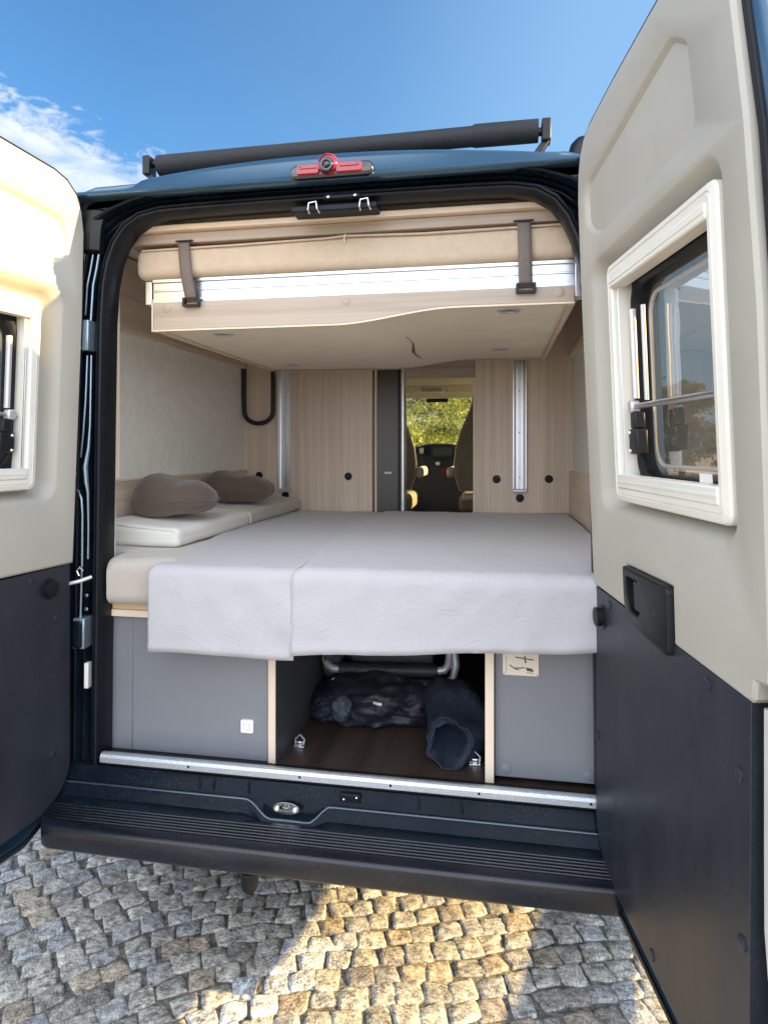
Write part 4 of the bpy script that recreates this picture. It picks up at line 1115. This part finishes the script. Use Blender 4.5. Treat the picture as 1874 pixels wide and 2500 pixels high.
# cab ------------------------------------------------------------------------------------
def build_cab():
    d = MB(); n = 24
    rl = []
    for i in range(n+1):
        x = -.9+1.8*i/n
        z = 1.545+.06*math.exp(-((x-.02)/.30)**2)*0+.045*math.exp(-((x+.02)/.22)**4)
        rl.append([(x, 4.15, .62), (x, 4.12, 1.05), (x, 4.22, 1.30), (x, 4.20, z-.06), (x, 4.24, z-.01), (x, 4.36, z), (x, 4.95, z-.05), (x, 5.0, 1.0)])
    d.rings(rl, True, True, cyc=False)
    d = d.build('dashboard', 'dash', van, sharp=50)
    MB().plate(rr(-.085, .125, 1.455, 1.565, .012), [], 4.165, 4.20, ID).build('dash_screen', 'black', d, bevel=.004)
    MB().plate(rr(-.065, .105, 1.48, 1.550, .006), [], 4.160, 4.1655, ID).build('display', 'screen', d)
    MB().lathe((-.03, 4.19, 1.40), (0, -1, 0), [(.022, 0), (.020, .02), (.012, .024)], 16).build('dial', 'silver', d)
    MB().lathe((.03, 4.14, 1.33), (0, -1, 0), [(.022, 0), (.018, .01)], 16).build('warning_button', 'red', d)
    MB().box(-.20, -.16, 4.155, 4.19, 1.49, 1.55).build('air_vent', 'steel', d, bevel=.006)
    # overhead console
    c = MB().rings([[(x, 3.66, 2.28), (x, 3.72, 2.14), (x, 3.78, 2.10), (x, 3.79, 2.03), (x, 3.86, 2.005), (x, 4.38, 2.03), (x, 4.38, 2.19)] for x in (-.85, .85)], True, True).build('overhead_console', 'console', van, bevel=.006)
    MB().box(-.155, .06, 3.772, 3.80, 2.035, 2.085).build('lamp_cluster', 'white', c, bevel=.006)
    for z in (2.045, 2.055, 2.065):
        MB().box(-.135, .04, 3.768, 3.774, z, z+.004).build('grille_slot', 'steel', c)
    for x0, x1 in ((-.80, -.19), (.09, .80)):
        MB().box(x0, x1, 3.775, 3.80, 2.03, 2.095).build('locker_flap', 'console', c, bevel=.006)
    MB().box(-.15, .06, 4.28, 4.31, 1.985, 2.020).build('rear_mirror', 'black', van, bevel=.01)
    MB().box(-.93, .93, 3.06, 4.42, 2.20, 2.215).build('cab_headlining', 'console', van)
    for sg in (-1, 1):
        MB().box(*sorted((sg*.93, sg*.96)), 3.05, 4.3, .57, 1.34).build('cab_door_card', 'dash', van)
    # seats
    def seat(cx, flip, lab):
        t = thing('cab_seat', (cx, 3.35, .57), lab, 'seat', 'front seats in the cab')
        out = [(-.24, 1.20), (-.275, 1.30), (-.285, 1.42), (-.270, 1.55), (-.225, 1.70), (-.165, 1.83), (-.140, 1.90), (-.125, 1.985), (-.09, 2.02), (0, 2.03)]
        o = out+[(-a, b) for a, b in reversed(out[:-1])]
        o = [(cx+a, b) for a, b in o]
        ins = ccw(inset_poly(ccw(o), .022)); o = ccw(o)
        yf = 3.42
        def tr(a, d, b): return (a, yf+d+(b-1.2)*-.10, b)
        mb = MB(); rm = lambda l, n: [tr(a, n, b) for a, b in l]
        mb.plate(ins, [], 0, .02, tr, walls=False, back=False)
        mb.rings([rm(ins, 0), rm(o, .012)])
        mb.build('backrest', 'seat', t, sharp=60)
        e = MB(); ins2 = ccw(inset_poly(o, .03))
        e.rings([rm(o, .0125), rm(ccw(inset_poly(o, -.006)), .03), rm(ccw(inset_poly(o, -.004)), .09), rm(ins2, .12)]); e.plate(ins2, [], .12, .10, tr, walls=False, back=False)
        e.build('seat_front', 'seat_edge', t, sharp=60)
        b = MB(); b.rbox((cx-.25, 3.40, 1.02), (cx+.25, 3.95, 1.17), .05, div=4); b.build('seat_cushion', 'seat', t, sharp=80)
        MB().box(cx-.22, cx+.22, 3.38, 3.44, 1.12, 1.165).build('rear_rail', 'seat_edge', t, bevel=.01)
        MB().box(cx-.20, cx+.20, 3.45, 3.85, .571, 1.02).build('pedestal', 'dash', t, bevel=.02)
        ax = cx+flip*.315
        MB().rbox((ax-.035, 3.42, 1.30), (ax+.035, 3.80, 1.39), .032, div=4).build('armrest', 'seat_edge', t, sharp=80)
    seat(.46, -1, 'taupe cab seat with sun-rim tinted sides right of the gangway')
    seat(-.43, 1, 'taupe cab seat with sun-rim tinted sides left of the gangway')
    # gangway walls
    for sg, x, y0, y1 in ((-1, -.30, YB+.034, 2.35), (1, .72, YB+.034, 2.5)):
        MB().box(*sorted((x, sg*.90)), y0, y1, .571, 2.2).build('gangway_cupboard', 'wood_z', van)
build_cab()

# trees and added shadow-casting rail -----------------------------------------------------------------
def tree_proto(name, h, spread, leafm, seed, nleaf, leaf, conifer=False):
    rnd = random.Random(seed)
    root = bpy.data.objects.new(name, None); COL.objects.link(root)
    tr = MB(); pts = []; rs = []
    for i in range(9):
        t = i/8; pts.append((.25*noise.noise(Vector((t*2, seed, 0)))*t*2, .25*noise.noise(Vector((seed, t*2, 5)))*t*2, h*.92*t-.1)); rs.append(h*.028*(1-t)**.8+.02)
    tr.tube(pts, rs, 10)
    limbs = []
    nl = 26
    for k in range(nl):
        t = .12+.82*k/nl; a = k*2.4+rnd.uniform(-.4, .4)
        base = Vector(pts[int(t*8)]).lerp(Vector(pts[min(8, int(t*8)+1)]), t*8-int(t*8))
        L = spread*(1-t)**.75*rnd.uniform(.75, 1.1)+.35 if conifer else spread*(math.sin(math.pi*min(1, t*.9+.08))**.7)*rnd.uniform(.65, 1.1)
        rise = .05 if conifer else .55
        end = base+Vector((math.cos(a)*L, math.sin(a)*L, L*rise*rnd.uniform(.3, 1.1)-(.12*L if conifer else 0)))
        mid = base.lerp(end, .5)+Vector((0, 0, .1*L))
        tr.tube([base, mid, end], [h*.010*(1-t)+.02, h*.006*(1-t)+.012, .008], 6)
        limbs.append((base, mid, end, L))
    tr.build('trunk', 'bark', root, sharp=60)
    cr = MB()
    per = nleaf//nl
    for base, mid, end, L in limbs:
        for q in range(int(per*(.5+.9*L/spread))):
            u = rnd.random()**.6
            p = (base.lerp(mid, u*2) if u < .5 else mid.lerp(end, u*2-1))
            rad = (.34 if not conifer else .26)*L*(1.15-u*.6)+.12
            off = Vector((rnd.gauss(0, 1), rnd.gauss(0, 1), rnd.gauss(0, .65)))*rad*.5
            p = p+off
            n = Vector((rnd.gauss(0, 1), rnd.gauss(0, 1), rnd.gauss(.5, 1))).normalized()
            a = n.orthogonal().normalized(); b = n.cross(a)
            ang = rnd.uniform(0, 6.28); a, b = a*math.cos(ang)+b*math.sin(ang), b*math.cos(ang)-a*math.sin(ang)
            s = leaf*rnd.uniform(.6, 1.3)
            cr.face([p-a*s, p-b*s*.42+n*s*.1, p+a*s, p+b*s*.42+n*s*.1])
    cr.build('crown', leafm, root, weld=False, sharp=180)
    return root
def copy_tree(src):
    r = src.copy(); COL.objects.link(r)
    for ch in src.children:
        c = ch.copy(); COL.objects.link(c); c.parent = r
    return r
def place(o, x, y, s, rz, lab):
    o.location = (x, y, 0); o.scale = (s, s, s*random.uniform(.92, 1.1)); o.rotation_euler = (0, 0, rz)
    tag(o, lab, 'tree', 'trees around the parking place')
def build_trees():
    A = tree_proto('broadleaf_tree', 7., 2.6, 'leaf', 5, 30000, .062)
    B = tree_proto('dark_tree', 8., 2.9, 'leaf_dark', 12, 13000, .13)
    C = tree_proto('conifer_tree', 9., 2.4, 'leaf', 21, 26000, .07, True)
    front = [(A, -1.9, 15.0, 1., .3, 'sunlit yellow green tree straight ahead of the windscreen'), (C, .9, 19.0, 1., 1., 'sunlit conifer behind the windscreen, right of the yellow green tree'),
             (B, -4.6, 21.0, 1., 2., 'dark green tree beyond the windscreen, left of the gangway view'), (B, 3.3, 24.0, 1.1, .7, 'dark green tree beyond the right cab seat'),
             (A, -.6, 26.0, 1.2, 4., 'yellow green tree deep behind the dashboard view')]
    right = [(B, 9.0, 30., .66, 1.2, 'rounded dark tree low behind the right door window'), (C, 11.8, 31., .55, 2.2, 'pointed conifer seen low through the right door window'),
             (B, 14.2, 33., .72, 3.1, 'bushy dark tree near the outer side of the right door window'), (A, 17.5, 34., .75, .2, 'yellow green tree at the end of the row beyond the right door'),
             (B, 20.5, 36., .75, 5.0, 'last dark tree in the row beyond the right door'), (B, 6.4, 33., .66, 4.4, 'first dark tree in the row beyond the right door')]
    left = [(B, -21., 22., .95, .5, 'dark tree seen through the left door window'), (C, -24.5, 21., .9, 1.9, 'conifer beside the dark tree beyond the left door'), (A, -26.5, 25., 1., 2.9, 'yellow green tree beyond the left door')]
    used = set()
    for p, x, y, s, rz, lab in front+right+left:
        o = p if p not in used else copy_tree(p); used.add(p)
        place(o, x, y, s, rz, lab)
    t = thing('shadow_rail', (2.15, 0, 0), 'unseen wooden rail added right of the van to cast a ground shadow', 'rail')
    MB().tube([(2.15, -3.4, .58), (2.15, -1.5, .56), (2.15, 0, .49), (2.15, .6, .44), (2.15, 2.4, .42)], .052, 14).build('beam', 'rail_wood', t)  # unseen rail, put here to cast the stripe of shade on the paving
    for y in (-3.2, 2.3):
        MB().cyl((2.15, y, -.1), (0, 0, 1), .06, .62, 14).build('post', 'rail_wood', t)
build_trees()

# ------------------------------------------------------------------ light, sky, camera
SUN_EL, SUN_AZ = 18.5, 85.6          # azimuth clockwise from +Y towards +X
sd = bpy.data.lights.new('sun', 'SUN'); sd.energy = 4.3; sd.angle = R(.5); sd.color = (1., .71, .31)
so = bpy.data.objects.new('sun', sd); COL.objects.link(so)
dirv = Vector((math.cos(R(SUN_EL))*math.sin(R(SUN_AZ)), math.cos(R(SUN_EL))*math.cos(R(SUN_AZ)), math.sin(R(SUN_EL))))
so.rotation_euler = dirv.to_track_quat('Z', 'Y').to_euler(); so.location = dirv*30

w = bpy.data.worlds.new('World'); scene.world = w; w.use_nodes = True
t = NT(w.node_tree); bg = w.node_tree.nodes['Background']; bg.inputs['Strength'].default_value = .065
sky = t.new('ShaderNodeTexSky'); sky.sky_type = 'NISHITA'; sky.sun_disc = False
sky.sun_elevation = R(SUN_EL); sky.sun_rotation = R(SUN_AZ); sky.air_density = 1.0; sky.dust_density = .6; sky.ozone_density = 1.6
gen = t.new('ShaderNodeTexCoord').outputs['Generated']
def dot(vec):
    n = t.new('ShaderNodeVectorMath', operation='DOT_PRODUCT'); t.link(gen, n.inputs[0]); n.inputs[1].default_value = vec; return n.outputs['Value']
p1, p2 = Vector((-.59, .681, .434)), Vector((-.461, .805, .373))
nrm = p1.cross(p2).normalized()
if nrm.z > 0: nrm = -nrm                    # positive below the line
below = dot(nrm)
warp = t.noise(t.mapping(gen, (1, 1, 1.6)), 9., 8, .62, 1.0)
fine = t.noise(t.mapping(gen, (1, 1, 2.2)), 26., 6, .65, .6)
edge = t.math('ADD', below, t.math('ADD', t.math('MULTIPLY', t.math('SUBTRACT', warp, .5), .10), t.math('MULTIPLY', t.math('SUBTRACT', fine, .5), .12)))
band = t.ramp(t.math('ADD', t.math('MULTIPLY', edge, 2.), .5), [(.47, 0.), (.53, .85), (.62, .95), (.72, .55), (.95, .75)])
left_only = t.ramp(t.math('ADD', t.math('MULTIPLY', dot((-1, 0, 0)), .5), .5), [(.55, 0.), (.68, 1.)])
streak = t.ramp(t.noise(t.mapping(gen, (2.2, 2.2, 7.), (0, .9, 0)), 4.5, 6, .6, .5), [(.35, .45), (.6, 1.)])
band = t.math('MULTIPLY', t.math('MULTIPLY', band, left_only), streak)
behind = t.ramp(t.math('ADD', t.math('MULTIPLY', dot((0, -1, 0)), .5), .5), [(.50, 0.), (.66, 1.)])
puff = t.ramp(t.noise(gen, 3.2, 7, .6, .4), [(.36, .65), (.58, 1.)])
fill_bank = t.math('MULTIPLY', behind, puff)  # unseen bright cloud bank behind the camera, added to brighten the interior
mask = t.math('MAXIMUM', band, fill_bank)
skyc = t.mix(1., sky.outputs[0], (.48, .80, 1.01), 'MULTIPLY')
toward_sun = t.ramp(t.math('ADD', t.math('MULTIPLY', dot((.94, 0, -.34)), .5), .5), [(.20, 0.), (.34, .22), (.46, .72), (.60, .85)])
skyc = t.mix(toward_sun, skyc, (1.30, 2.30, 3.6))
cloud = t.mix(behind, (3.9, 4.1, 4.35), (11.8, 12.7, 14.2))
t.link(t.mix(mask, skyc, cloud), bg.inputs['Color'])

cam = bpy.data.cameras.new('camera'); co = bpy.data.objects.new('camera', cam); COL.objects.link(co)
co.location = (.52, -1.84, 1.55); co.rotation_euler = (R(90), 0, R(10))
cam.sensor_fit = 'VERTICAL'; cam.sensor_height = 36.; cam.sensor_width = 27.; cam.lens = 36.*1385/2212
cam.shift_y = -139/2212; cam.clip_start = .02; cam.clip_end = 2000
scene.camera = co
vs = scene.view_settings; vs.view_transform = 'Standard'; vs.look = 'None'; vs.gamma = 1; vs.exposure = 2.05; vs.use_curve_mapping = False
cy = scene.cycles; cy.use_denoising = True; cy.max_bounces = 10; cy.diffuse_bounces = 8; cy.glossy_bounces = 5; cy.transparent_max_bounces = 16; cy.transmission_bounces = 6
cy.sample_clamp_indirect = 20.
